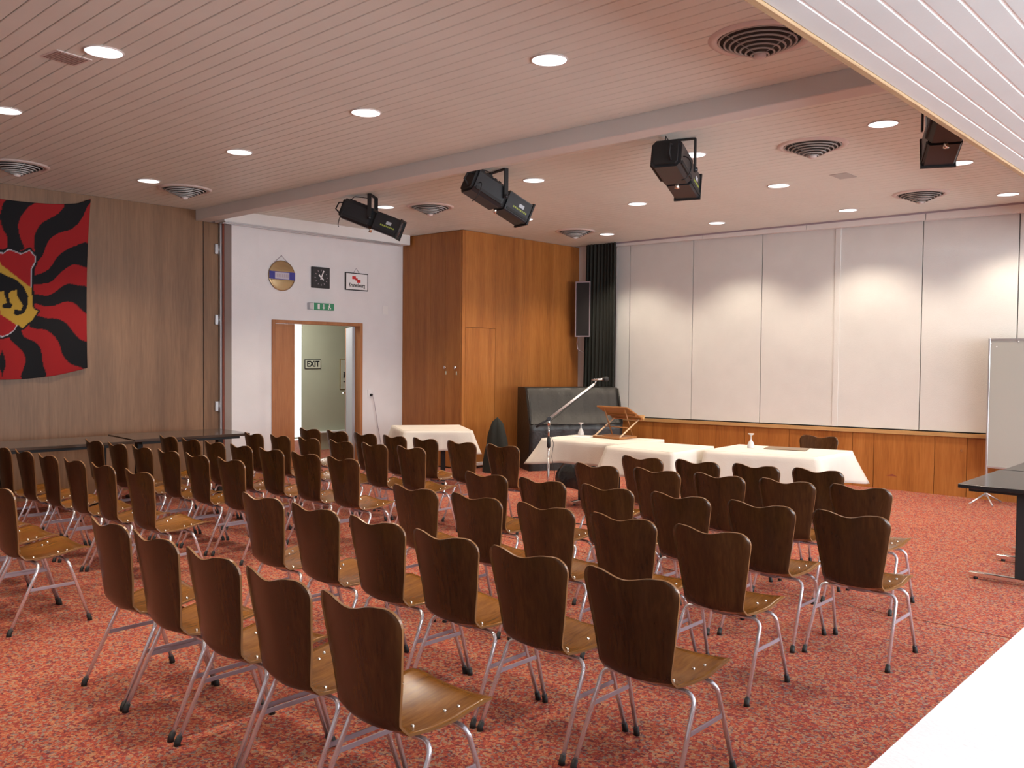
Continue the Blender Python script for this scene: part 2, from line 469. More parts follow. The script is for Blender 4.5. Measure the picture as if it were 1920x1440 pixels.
# EXIT sign and evacuation notice in the corridor
RX = Matrix(((0, 0, 1, 0), (1, 0, 0, 0), (0, 1, 0, 0), (0, 0, 0, 1)))   # text plane -> wall facing +X, reading along +Y
ex = MB().box(-12.6, -12.59, 8.519, 8.846, 1.40, 1.562).build('exit_sign', M['ink'])
tag(ex, 'black-framed board reading EXIT on the corridor wall seen through the doorway', 'sign')
MB().box(-12.59, -12.586, 8.53, 8.835, 1.411, 1.551).build('sign_face', mat('dull_sign_face', (0.5, 0.5, 0.4), .6), ex)
text_part('lettering', 'EXIT', .135, Matrix.Translation((-12.585, 8.683, 1.481)) @ RX, M['ink'], ex, .92, .001, .004)
ev = MB().box(-12.6, -12.59, 9.245, 9.62, 1.035, 1.573).build('notice_frame', M['brass'])
tag(ev, 'tall framed notice with small dark figures, half hidden by the open door edge', 'notice')
MB().box(-12.59, -12.587, 9.257, 9.608, 1.047, 1.561).build('notice_sheet', mat('notice_paper', (.5, .51, .42), .6), ev)
b = MB()
b.lathe([(0.001, .02), (.02, 0), (.001, -.02)], 8, (-12.585, 9.33, 1.33))
b.box(-12.587, -12.583, 9.315, 9.345, 1.24, 1.31).box(-12.587, -12.583, 9.35, 9.41, 1.28, 1.295).box(-12.587, -12.583, 9.37, 9.385, 1.22, 1.31)
b.box(-12.587, -12.583, 9.315, 9.36, 1.165, 1.18).box(-12.587, -12.583, 9.38, 9.44, 1.165, 1.19).box(-12.587, -12.583, 9.43, 9.45, 1.23, 1.32)
b.build('printed_figures', M['ink'], ev)

# back wall: wainscot + cap + cloth panels + valance
wb = MB().box(-10.6, WX, YB, YB + .1, 0, ZC + .02).build('wall_back', M['white']); tag(wb, kind='structure')
def ztop(x): return .655 + .0145 * (x + 7.7)
xs = [-8.25, -7.5, -6.69, -5.95, -5.286, -4.414, -4.14, -3.406, -3.04, -2.2, -1.3, -.4, .5, 1.4, 2.2, WX]
wn = MB().box(-8.25, WX, 11.43, YB, 0, .60).build('wainscot', M['dark']); tag(wn, kind='structure')
for a, b_ in zip(xs, xs[1:]):
    m_ = MB().add([(x, y, z) for x in (a + .003, b_ - .003) for y in (11.395, 11.432) for z in (0.0, ztop(x) - .005)],
                  [(0, 1, 3, 2), (4, 6, 7, 5), (0, 4, 5, 1), (2, 3, 7, 6), (0, 2, 6, 4), (1, 5, 7, 3)])
    m_.build('wood_panel', M['cabin'], wn)
MB().add([(x, y, ztop(x) + z) for x in (-8.25, WX) for y in (11.37, YB) for z in (0.0, .045)],
         [(0, 1, 3, 2), (4, 6, 7, 5), (0, 4, 5, 1), (2, 3, 7, 6), (0, 2, 6, 4), (1, 5, 7, 3)]).build('wainscot_cap', M['cap'], wn)
MB().add([(-3.98, 11.394, .17), (-3.84, 11.394, .17), (-3.90, 11.392, .20)], [(0, 1, 2)]).build('knock_mark', M['redb'], wn)
MB().lathe([(.001, -.01), (.012, -.004), (.012, 0)], 10, (0, 0, 0)).xf(Matrix.Translation((-3.1, 11.388, .56)) @ Matrix.Rotation(PI / 2, 4, 'X')).build('round_knob', M['rivet'], wn)
pn = MB().box(-8.25, WX, 11.455, YB, .6, ZC).build('panel_wall', M['dark']); tag(pn, kind='structure')
joints = [-8.25, -7.98, -6.846, -5.741, -4.665, -3.604, -2.547, -1.49, -.43, .63, 1.69, 2.75]
for a, b_ in zip(joints, joints[1:]):
    g = .006
    MB().add([(x, y, z) for x in (a + g, b_ - g) for y in (11.42, 11.452) for z in (ztop(x) + .062, ZC - .02)],
             [(0, 1, 3, 2), (4, 6, 7, 5), (0, 4, 5, 1), (2, 3, 7, 6), (0, 2, 6, 4), (1, 5, 7, 3)]).build('cloth_panel', M['panel'], pn)
MB().box(-4.70, -4.63, 11.41, 11.425, .76, ZC - .02).build('cover_strip', M['panel'], pn)
def zv(x): return 3.400 - .0092 * (x + 8.27)
va = tag(empty('curtain_pelmet', (0, 0, 0)), kind='structure')
va.name = 'trim_5'
vx = [-8.27, -6.63, -5.06, -3.547, -2.0, -.45, 1.1, WX]
for a, b_ in zip(vx, vx[1:]):
    MB().add([(x, y, z) for x in (a + .004, b_ - .004) for y in (11.31, 11.40) for z in (zv(x), ZC - .012)],
             [(0, 1, 3, 2), (4, 6, 7, 5), (0, 4, 5, 1), (2, 3, 7, 6), (0, 2, 6, 4), (1, 5, 7, 3)]).build('pelmet_board', M['whitep'], va)
MB().box(-8.27, WX, 11.30, 11.312, ZC - .022, ZC).build('pelmet_rail', M['strut'], va)

# remaining walls behind and to the right of the camera
wf = MB().box(-10.6, WX + .1, YF - .1, YF, 0, ZC + .02).build('wall_front', M['white']); tag(wf, kind='structure')
wr = MB()
yy = YF
wr.box(WX, WX + .15, YF, YB, 0, .75).box(WX, WX + .15, YF, YB, 2.8, ZC)
for (y0, y1, z0, z1) in WINS:
    wr.box(WX, WX + .15, yy, y0, .75, 2.8); yy = y1
wr.box(WX, WX + .15, yy, YB, .75, 2.8)
wr = wr.build('wall_right', M['whitep']); tag(wr, kind='structure')
for k, (y0, y1, z0, z1) in enumerate(WINS):
    f = MB()
    f.box(WX + .03, WX + .09, y0, y0 + .05, z0, z1).box(WX + .03, WX + .09, y1 - .05, y1, z0, z1).box(WX + .03, WX + .09, y0, y1, z0, z0 + .05).box(WX + .03, WX + .09, y0, y1, z1 - .05, z1)
    f.box(WX + .03, WX + .09, (y0 + y1) / 2 - .025, (y0 + y1) / 2 + .025, z0, z1)
    f = f.build('window_%d' % (k + 2), M['signw']); tag(f, kind='structure')

# ------------------------------------------------------------------ cabinet in the corner
cb = empty('corner_cupboard', (-9.7, 10.0, 0), 0, 'tall orange-brown wood cupboard reaching the ceiling in the corner', 'cupboard')
def cbx(name, x0, x1, y0, y1, z0, z1, m=None, par=None):
    return MB().box(x0 + 9.7, x1 + 9.7, y0 - 10, y1 - 10, z0, z1, bev=.0015).build(name, m or M['cabin'], par or cb)
cbx('carcass', -10.349, -9.055, 8.79, 11.455, 0, 3.455, M['dark'])
zt = 3.453
cbx('side_panel', -10.345, -9.71, 8.765, 8.79, 0.02, zt)
d1 = cbx('door', -9.706, -9.385, 8.762, 8.79, .02, zt)
d2 = cbx('door', -9.381, -9.06, 8.762, 8.79, .02, zt)
for xx in (-9.345 - .01, -9.125 - .01):
    par = d1 if xx < -9.3 else d2
    MB().lathe([(.001, 0), (.024, .004), (.024, .02), (.012, .03), (.012, .045)], 14, (0, 0, 0)).xf(Matrix.Translation((xx + 9.7, -1.283, 1.475)) @ Matrix.Rotation(-PI / 2, 4, 'X')).build('knob', M['chrome'], par)
    MB().box(xx + 9.7 - .009, xx + 9.7 + .009, -1.244, -1.237, 1.37, 1.42).build('keyhole_plate', M['chrome'], par)
yj = [8.765, 8.83, 9.455, 10.05, 10.80, 11.455]
for k, (a, b_) in enumerate(zip(yj, yj[1:])):
    if k == 1:
        cbx('side_panel', -9.055, -9.03, a + .001, b_ - .001, 2.06, zt)
        cbx('small_door', -9.055, -9.031, a + .003, b_ - .003, .02, 2.055)
    else:
        cbx('side_panel', -9.055, -9.03, a + .001, b_ - .001, .0, zt)
pw = MB().box(-9.028, -8.99, 9.05, 9.50, .04, .085, bev=.004).build('power_strip', M['signw'])
tag(pw, 'white power strip lying by the foot of the corner cupboard', 'power strip')

# ------------------------------------------------------------------ black curtain, wall speaker
def pleated(x0, x1, y, z0, z1, n, amp, name, m):
    b = MB(); nu = n * 8; nv = 8; vs = []
    for j in range(nv + 1):
        v = j / nv
        for i in range(nu + 1):
            u = i / nu
            a = amp * (.75 + .25 * math.sin(5 * u + 2))
            spread = 1 + .10 * (1 - v)
            xc = x1 + (x0 - x1) * (1 - u) * spread
            vs.append((xc, y + a * math.sin(2 * PI * n * u) + .01 * math.sin(9 * u + 3 * v), z0 + (z1 - z0) * v))
    fs = [(j * (nu + 1) + i, j * (nu + 1) + i + 1, (j + 1) * (nu + 1) + i + 1, (j + 1) * (nu + 1) + i) for j in range(nv) for i in range(nu)]
    b.add(vs, fs, 0, True)
    return b.build(name, m, fix=False)
cu = pleated(-8.70, -8.11, 11.22, .03, ZC - .01, 9, .035, 'stage_curtain', M['ccurt'])
tag(cu, 'black pleated curtain hanging full height left of the white wall panels', 'curtain')
sp = empty('column_speaker', (-8.72, 11.2, 1.97), math.radians(20), 'slim black column loudspeaker mounted high beside the black curtain', 'speaker')
MB().box(-.125, .125, -.06, .06, 0, .89, bev=.006).build('housing', M['black'], sp)
MB().box(-.105, .105, -.066, -.06, .03, .86, bev=.002).build('grille', M['blackm'], sp)
MB().box(-.125, -.11, -.07, -.06, 0, .89).box(.11, .125, -.07, -.06, 0, .89).box(-.11, .11, -.07, -.06, 0, .018).box(-.11, .11, -.07, -.06, .872, .89).build('front_frame', M['strut'], sp)
MB().box(-.03, .03, .06, .2, .2, .24).box(-.03, .03, .06, .2, .65, .69).build('wall_bracket', M['strut'], sp)
MB().tube([(-.10, .02, 0), (-.12, .02, -.1), (-.11, .03, -.2), (-.04, .05, -.25), (.02, .06, -.22), (.03, .1, -.1)], .006, 6).build('cable', M['strut'], sp)

# ------------------------------------------------------------------ signs on the plaster wall
def wall_thing(name, y, z, label, cat):
    return empty(name, (XD, y, z), 0, label, cat)
rs = wall_thing('round_plaque', 6.625, 2.71, 'round gilded plaque with a blue band hanging on a chain left of the clock', 'sign')
TX = Matrix.Rotation(PI / 2, 4, 'Y')
MB().lathe([(.001, .004), (.196, .004), (.205, .012), (.205, .022), (.19, .02), (.17, .024), (.001, .026)], 40).xf(TX).build('plaque_disc', M['gold'], rs)
MB().box(.026, .031, -.2, .2, -.052, .052).build('blue_band', M['blue'], rs)
MB().box(.031, .033, -.115, .105, -.045, .043).build('pale_label', M['pale'], rs)
MB().box(.027, .032, -.195, .195, .055, .066).box(.027, .032, -.17, .17, -.066, -.055).build('gilt_line', M['gold'], rs)
b = MB()
for k in range(7):
    b.box(.033, .0335, -.09 + k * .028, -.075 + k * .028, -.022, .022)
b.build('worn_lettering', M['strut'], rs)
MB().tube([(.012, -.15, .14), (.008, 0, .27), (.012, .15, .14)], .0035, 6).build('chain', M['strut'], rs)
MB().lathe([(.001, 0), (.007, 0), (.004, .015)], 8).xf(Matrix.Translation((0, 0, .27)) @ TX).build('nail', M['strut'], rs)

ck = wall_thing('wall_clock', 7.249, 2.727, 'square black wall clock with silver hands above the doorway', 'clock')
MB().box(.0, .035, -.148, .148, -.147, .147, bev=.005).build('clock_case', M['black'], ck)
b = MB()
for k in range(12):
    a = k * PI / 6
    b.box(.035, .0365, -.004, .004, .09, .112, Matrix.Rotation(a, 4, 'X'))
b.build('hour_marks', M['strut'], ck)
MB().box(.037, .039, -.008, .008, -.03, .105, Matrix.Rotation(math.radians(-22), 4, 'X')).build('minute_hand', M['signw'], ck)
MB().box(.039, .041, -.010, .010, -.05, .055, Matrix.Rotation(math.radians(48), 4, 'X')).build('hour_hand', M['signw'], ck)
MB().lathe([(.001, .045), (.012, .043), (.012, .035)], 12).xf(TX).build('hub', M['signw'], ck)

sg = wall_thing('framed_sign', 7.88, 2.713, 'small white framed sign with red mark and black lettering right of the clock', 'sign')
MB().box(0, .02, -.205, .205, -.128, .128, bev=.002).build('frame', M['ink'], sg)
MB().box(.02, .023, -.19, .19, -.114, .114).build('sign_face', M['signw'], sg)
MB().box(.023, .0245, -.085, -.02, .035, .078).box(.023, .0245, .0, .065, -.012, .03).box(.023, .0245, -.03, .012, .018, .05).build('red_mark', M['red'], sg)
text_part('lettering', 'Kronenbourg', .085, Matrix.Translation((.024, 0, -.052)) @ RX, M['ink'], sg, .62, .0008, .002)
MB().tube([(.01, -.05, .128), (.006, 0, .2), (.01, .05, .128)], .003, 6).build('hanging_cord', M['strut'], sg)

eg = wall_thing('exit_light', 7.247, 2.32, 'green and white emergency exit sign box fixed above the doorway', 'sign')
MB().box(0, .06, -.14, .206, -.048, .048, bev=.004).build('light_box', M['green'], eg)
MB().box(0, .065, -.206, -.15, -.048, .048, bev=.004).build('end_housing', M['alu'], eg)
MB().box(.0, .062, -.15, -.138, -.048, .048).box(.06, .0615, -.075, -.04, -.035, .035).box(.06, .0615, .02, .035, -.02, .035).build('white_door_symbol', M['signw'], eg)
MB().prism([(.005, -.01), (.05, -.01), (.0275, -.04)], lambda u, v, t: (t, u, v), .06, .0615).build('arrow_symbol', M['signw'], eg)
MB().lathe([(.001, .0), (.011, .0), (.011, .0015)], 10).xf(Matrix.Translation((.0605, .125, .03)) @ TX).box(.06, .0615, .11, .135, -.012, .018).box(.06, .0615, .10, .115, -.038, -.012).box(.06, .0615, .13, .15, -.03, -.012).build('running_figure', M['signw'], eg)

ol = wall_thing('wall_socket', 8.137, 1.05, 'white wall socket with a black plug right of the doorway', 'socket')
MB().box(0, .012, -.04, .04, -.04, .08, bev=.003).build('socket_plate', M['signw'], ol)
MB().lathe([(.001, .05), (.02, .045), (.02, .012)], 12).xf(Matrix.Translation((0, .01, .0)) @ TX).build('plug', M['blackm'], ol)
MB().tube([(.05, .015, 0), (.04, .06, -.12), (.03, .13, -.45), (.02, .22, -.8), (.02, .3, -1.02)], .004, 6).build('cord', M['strut'], ol)
hp = MB().box(XD, XD + .004, 8.373, 8.475, 2.26, 2.39).build('blank_cover_plate', M['whitep'])
tag(hp, 'small white cover plate set flush in the plaster near the cupboard', 'cover plate')

# ------------------------------------------------------------------ flag
FL = {"F1": [[3.288, 3.288], [3.23, 3.184], [3.214, 3.073], [3.239, 2.962], [3.279, 2.881], [3.289, 2.75], [3.442, 2.765], [3.422, 2.856], [3.396, 2.94], [3.391, 3.037], [3.424, 3.134], [3.5, 3.242], [3.582, 3.317]], "F2": [[3.896, 3.354], [3.866, 3.29], [3.803, 3.204], [3.719, 3.141], [3.635, 3.083], [3.58, 3.001], [3.552, 2.927], [3.545, 2.822], [3.556, 2.752], [3.577, 2.696], [3.571, 2.636], [3.604, 2.675], [3.638, 2.731], [3.661, 2.798], [3.7, 2.89], [3.773, 2.963], [3.859, 3.008], [3.951, 3.048], [4.027, 3.13], [4.075, 3.214], [4.122, 3.324], [4.159, 3.408]], "F3": [[4.126, 2.897], [4.014, 2.874], [3.915, 2.822], [3.829, 2.76], [3.772, 2.689], [3.737, 2.627], [3.692, 2.57], [3.636, 2.53], [3.576, 2.502], [3.532, 2.481], [3.531, 2.393], [3.635, 2.406], [3.713, 2.429], [3.781, 2.493], [3.839, 2.557], [3.919, 2.624], [3.977, 2.647], [4.041, 2.64], [4.124, 2.64]], "F4": [[3.53, 2.282], [3.662, 2.277], [3.729, 2.299], [3.803, 2.357], [3.86, 2.403], [3.929, 2.426], [4.005, 2.412], [4.116, 2.383], [4.115, 2.101], [4.038, 2.14], [3.992, 2.187], [3.928, 2.22], [3.859, 2.217], [3.802, 2.19], [3.728, 2.162], [3.65, 2.158], [3.595, 2.173], [3.53, 2.2]], "F5": [[3.55, 2.048], [3.683, 2.023], [3.761, 2.026], [3.835, 2.005], [3.897, 1.959], [3.943, 1.894], [3.989, 1.834], [4.042, 1.787], [4.112, 1.739], [4.111, 1.468], [4.016, 1.481], [3.923, 1.517], [3.855, 1.584], [3.821, 1.656], [3.804, 1.728], [3.771, 1.793], [3.715, 1.858], [3.648, 1.898], [3.577, 1.901], [3.495, 1.934]], "F6": [[3.408, 1.891], [3.435, 1.821], [3.488, 1.788], [3.548, 1.759], [3.592, 1.713], [3.613, 1.654], [3.618, 1.577], [3.634, 1.482], [3.644, 1.369], [3.409, 1.348], [3.437, 1.483], [3.454, 1.565], [3.433, 1.635], [3.391, 1.687], [3.349, 1.727], [3.312, 1.761], [3.291, 1.818], [3.356, 1.947]], "F7": [[3.155, 1.689], [3.196, 1.69], [3.222, 1.65], [3.242, 1.575], [3.247, 1.495], [3.22, 1.403], [3.203, 1.334], [3.152, 1.335]], "SH": [[3.205, 2.737], [3.231, 2.716], [3.284, 2.761], [3.336, 2.755], [3.415, 2.728], [3.469, 2.756], [3.502, 2.782], [3.566, 2.706], [3.566, 2.636], [3.533, 2.563], [3.525, 2.352], [3.529, 2.153], [3.545, 2.118], [3.584, 2.102], [3.534, 2.012], [3.425, 1.903], [3.382, 1.942], [3.35, 1.878], [3.286, 1.824], [3.223, 1.799], [3.197, 1.799]], "YB": [[3.204, 2.588], [3.308, 2.511], [3.52, 2.351], [3.529, 2.153], [3.584, 2.102], [3.534, 2.012], [3.425, 1.903], [3.361, 1.942], [3.199, 2.051]], "BE": [[3.203, 2.497], [3.255, 2.472], [3.36, 2.434], [3.439, 2.364], [3.487, 2.256], [3.475, 2.144], [3.442, 2.073], [3.367, 2.04], [3.335, 2.062], [3.346, 2.109], [3.41, 2.1], [3.432, 2.154], [3.39, 2.227], [3.369, 2.272], [3.375, 2.325], [3.306, 2.303], [3.285, 2.279], [3.294, 2.187], [3.326, 2.154], [3.304, 2.119], [3.226, 2.121], [3.216, 2.149], [3.268, 2.175], [3.248, 2.242], [3.233, 2.305], [3.201, 2.285]]}
YC = 3.216
def inside(p, poly):
    x, y = p; r = False; n = len(poly); j = n - 1
    for i in range(n):
        xi, yi = poly[i]; xj, yj_ = poly[j]
        if (yi > y) != (yj_ > y) and x < (xj - xi) * (y - yi) / (yj_ - yi) + xi: r = not r
        j = i
    return r
def edged(p, poly):
    x, y = p; d = 9; n = len(poly)
    for i in range(n - 1):
        ax, ay = poly[i]; bx, by = poly[i + 1]
        dx, dy = bx - ax, by - ay
        t = max(0, min(1, ((x - ax) * dx + (y - ay) * dy) / (dx * dx + dy * dy + 1e-12)))
        d = min(d, math.hypot(x - ax - t * dx, y - ay - t * dy))
    return d
def smooth_poly(p, closed=True):
    out = []; n = len(p)
    for i in range(n):
        p0, p1, p2, p3 = p[i - 1], p[i], p[(i + 1) % n], p[(i + 2) % n]
        for t in (0, .33, .66):
            out.append(tuple(.5 * (2 * p1[k] + (p2[k] - p0[k]) * t + (2 * p0[k] - 5 * p1[k] + 4 * p2[k] - p3[k]) * t * t + (3 * p1[k] - p0[k] - 3 * p2[k] + p3[k]) * t ** 3) for k in (0, 1)))
    return out
flames = [smooth_poly(FL['F%d' % k]) for k in range(1, 8)]
fbb = [(min(q[0] for q in f), max(q[0] for q in f), min(q[1] for q in f), max(q[1] for q in f)) for f in flames]
RED = (.27, .010, .012); BLK = (.006, .006, .008); WHT = (.42, .42, .46); YEL = (.40, .25, .035)
def flag_col(y, z):
    q = (y, z) if y >= YC else (2 * YC - y, z)
    if q[0] < 3.62 and 1.7 < z < 3.0:
        ins = inside(q, FL['SH']); d = edged(q, FL['SH'])
        if ins:
            if y > YC - .6:
                if inside((y, z), FL['BE']) or (y < YC and inside((2 * YC - y - .02, z), FL['BE'])): return BLK
                if inside((y, z), FL['YB']) or (y < YC and inside((y, z), [(YC, 2.60), (2.95, 2.80), (2.95, 2.42), (YC, 2.06)])): return YEL
            if .006 < d < .016: return WHT
            if d <= .006: return BLK
            return RED
        if d < .017: return BLK
    for f, bb in zip(flames, fbb):
        if bb[0] <= q[0] <= bb[1] and bb[2] <= z <= bb[3] and inside(q, f): return BLK
    return RED
def make_flag():
    NU, NV = 190, 210
    y0, y1 = 2 * YC - 4.16, 4.16
    vs = []; cols = []
    for j in range(NV + 1):
        v = j / NV
        for i in range(NU + 1):
            u = i / NU
            a = abs(2 * u - 1)
            ztop_ = 3.285 + .10 * a ** 3 + .03 * max(0, a - .85) / .15
            zbot = 1.345 + .125 * a ** 2.2
            z = zbot + (ztop_ - zbot) * v
            yr = (4.10 + .06 * v ** 2 - .012 * math.sin(v * PI)) - YC
            y = YC + (2 * u - 1) * yr
            x = -10.432 + .010 * math.sin(u * 26 + v * 2) * (1.1 - v) + .006 * math.sin(u * 9 - v * 5) + .012 * (1 - v)
            vs.append((x, y, z)); cols.append((*flag_col(y, z), 1))
    fs = [(j * (NU + 1) + i, j * (NU + 1) + i + 1, (j + 1) * (NU + 1) + i + 1, (j + 1) * (NU + 1) + i) for j in range(NV) for i in range(NU)]
    me = bpy.data.meshes.new('flag'); me.from_pydata(vs, [], fs)
    ca = me.color_attributes.new('print', 'FLOAT_COLOR', 'POINT')
    ca.data.foreach_set('color', [c for q in cols for c in q])
    me.polygons.foreach_set('use_smooth', [True] * len(fs))
    m = mat('printed_flag_cloth', RED, .75, 0, .2)
    nt, ns, lk, b = nodes(m)
    at = ns.new('ShaderNodeAttribute'); at.attribute_name = 'print'
    lk.new(at.outputs['Color'], b.inputs['Base Color'])
    me.materials.append(m)
    o = bpy.data.objects.new('wall_flag', me); C.objects.link(o)
    so_ = o.modifiers.new('thickness', 'SOLIDIFY'); so_.thickness = .002
    tag(o, 'large red and black flamed flag with a heraldic shield on the left wall', 'flag')
make_flag()

# ------------------------------------------------------------------ chairs
def path_len(P):
    L = [0]
    for a, b_ in zip(P, P[1:]): L.append(L[-1] + math.hypot(b_[0] - a[0], b_[1] - a[1]))
    return L
def bez(P, n):
    out = []; m_ = len(P)
    for i in range(m_ - 1):
        p0, p1, p2, p3 = P[max(i - 1, 0)], P[i], P[i + 1], P[min(i + 2, m_ - 1)]
        for k in range(n):
            t = k / n
            out.append(tuple(.5 * (2 * p1[d] + (p2[d] - p0[d]) * t + (2 * p0[d] - 5 * p1[d] + 4 * p2[d] - p3[d]) * t * t + (3 * p1[d] - p0[d] - 3 * p2[d] + p3[d]) * t ** 3) for d in (0, 1)))
    out.append(P[-1]); return out
PROF = bez([(-.228, .812), (-.216, .74), (-.200, .65), (-.184, .56), (-.174, .48), (-.164, .426), (-.134, .397), (-.09, .388), (-.02, .388), (.06, .397), (.13, .410), (.20, .419), (.238, .411)], 8)
PL = path_len(PROF); SB = None
for k, p in enumerate(PROF):
    if p[0] > -.150: SB = PL[k]; break
ST = PL[-1]
def at_s(s):
    s = max(0, min(ST, s))
    for k in range(len(PL) - 1):
        if PL[k + 1] >= s:
            t = (s - PL[k]) / (PL[k + 1] - PL[k])
            y = PROF[k][0] + t * (PROF[k + 1][0] - PROF[k][0]); z = PROF[k][1] + t * (PROF[k + 1][1] - PROF[k][1])
            ty = PROF[k + 1][0] - PROF[k][0]; tz = PROF[k + 1][1] - PROF[k][1]
            l = math.hypot(ty, tz); return y, z, -tz / l, ty / l
def interp(T, s):
    for (a, wa), (b_, wb_) in zip(T, T[1:]):
        if s <= b_:
            t = (s - a) / (b_ - a); t = t if a > .05 else t * t * (3 - 2 * t); return wa + (wb_ - wa) * t
    return T[-1][1]
WT = [(0, .213), (.07, .215), (.36, .166), (.41, .160), (.46, .168), (.62, .210), (ST, .212)]
def halfw(s):
    w_ = interp(WT, s)
    r = .058
    if s < r: w_ = w_ - r + math.sqrt(max(0, r * r - (r - s) ** 2))
    e = ST - s; r = .045
    if e < r: w_ = w_ - r + math.sqrt(max(0, r * r - (r - e) ** 2))
    return w_
def shell(s0, s1, nv, name, m, par, wave=False, ease0=False, ease1=False):
    NU = 16; T = .0085
    vs = []; mid = []
    for j in range(nv + 1):
        v = j / nv
        if ease0: v = v ** 1.6
        if ease1: v = 1 - (1 - v) ** 1.6
        for i in range(NU + 1):
            u = -1 + 2 * i / NU
            cut = 0
            if wave: cut = .021 * (.5 + .5 * math.cos(PI * min(1, abs(u) / .78)))
            s = s0 + (s1 - s0) * v
            sc_ = s + cut * max(0, 1 - (s - s0) / .3) if wave else s
            y, z, ny, nz = at_s(sc_)
            w_ = halfw(s); x = u * w_
            if s < .34: off = .034 * (x / .2) ** 2
            elif s < .44: off = .034 * (x / .2) ** 2
            else: off = .014 * (x / .2) ** 2
            mid.append((x, y - ny * -off * 0 + ny * off * (1 if ny > 0 else 1), z + nz * off, ny, nz))
    for side in (1, -1):
        for (x, y, z, ny, nz) in mid:
            vs.append((x, y + ny * side * T / 2, z + nz * side * T / 2))
    n1 = NU + 1; tot = n1 * (nv + 1)
    b = MB()
    fs = [(j * n1 + i, j * n1 + i + 1, (j + 1) * n1 + i + 1, (j + 1) * n1 + i) for j in range(nv) for i in range(NU)]
    b.add(vs, fs + [tuple(tot + k for k in f[::-1]) for f in fs], 0, True)
    rim = []
    for j in range(nv):
        rim.append((j * n1, (j + 1) * n1, tot + (j + 1) * n1, tot + j * n1))
        rim.append((j * n1 + NU, tot + j * n1 + NU, tot + (j + 1) * n1 + NU, (j + 1) * n1 + NU))
    if s0 == 0:
        for i in range(NU): rim.append((i, tot + i, tot + i + 1, i + 1))
    if s1 == ST:
        o = nv * n1
        for i in range(NU): rim.append((o + i, o + i + 1, tot + o + i + 1, tot + o + i))
    for f in rim: b.f.append(f); b.mi.append(1); b.sm.append(False)
    return b.build(name, [m, M['ply']], par, fix=False)

def make_chair():
    root = empty('stacking_chair', (0, 0, 0))
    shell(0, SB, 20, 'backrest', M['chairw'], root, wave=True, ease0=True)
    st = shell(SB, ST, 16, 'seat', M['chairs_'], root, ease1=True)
    b = MB()
    for sx in (-1, 1):
        for (x, y) in ((.115, -.055), (.125, .075), (.15, .115)):
            # height of the seat surface there
            best = min(PROF[20:], key=lambda p: abs(p[0] - y))
            b.lathe([(.001, .008), (.004, .0075), (.0065, .005), (.0065, 0)], 8, (sx * x, y, best[1] + .004 + .014 * (x / .2) ** 2))
    r = b.build('rivets', M['rivet'], st); r.name = 'rivet_set'; r['kind'] = 'stuff'
    for sx in (-1, 1):
        for (y0, yf) in ((-.055, -.222), (.10, .212)):
            pts = [(sx * .03, y0, .370), (sx * .172, y0, .370)]
            foot = Vector((sx * .228, yf, .012))
            knee = Vector((sx * .213, y0 + (yf - y0) * .10, .329))
            for k in range(1, 6):
                a = k / 5 * PI / 2
                pts.append((sx * (.172 + .041 * math.sin(a)), y0 + (yf - y0) * .10 * (1 - math.cos(a)), .329 + .041 * math.cos(a)))
            pts.append(tuple(foot))
            lg_ = MB().tube(pts, .0095, 10).build('leg', M['steel'], root)
            d = (foot - knee).normalized()
            MB().tube([tuple(foot - d * .026), tuple(foot - d * .002), (foot.x, foot.y, 0.0)], [.0125, .0135, .0145], 10).build('foot_cap', M['rubber'], lg_)
        # flat strut between front and rear leg
        zz = .235
        def at_leg(y0, yf):
            k = Vector((sx * .213, y0 + (yf - y0) * .10, .329)); f = Vector((sx * .228, yf, .012))
            t = (k.z - zz) / (k.z - f.z); return k + (f - k) * t
        a = at_leg(-.055, -.222); c = at_leg(.10, .212)
        MB().box(a.x - .003, a.x + .003, a.y, c.y, zz - .009, zz + .009, bev=.001).build('stretcher', M['strut'], root)
    for y0 in (-.055, .10):
        MB().box(-.05, .05, y0 - .012, y0 + .012, .360, .383, bev=.002).build('mounting_block', M['strut'], root)
    return root
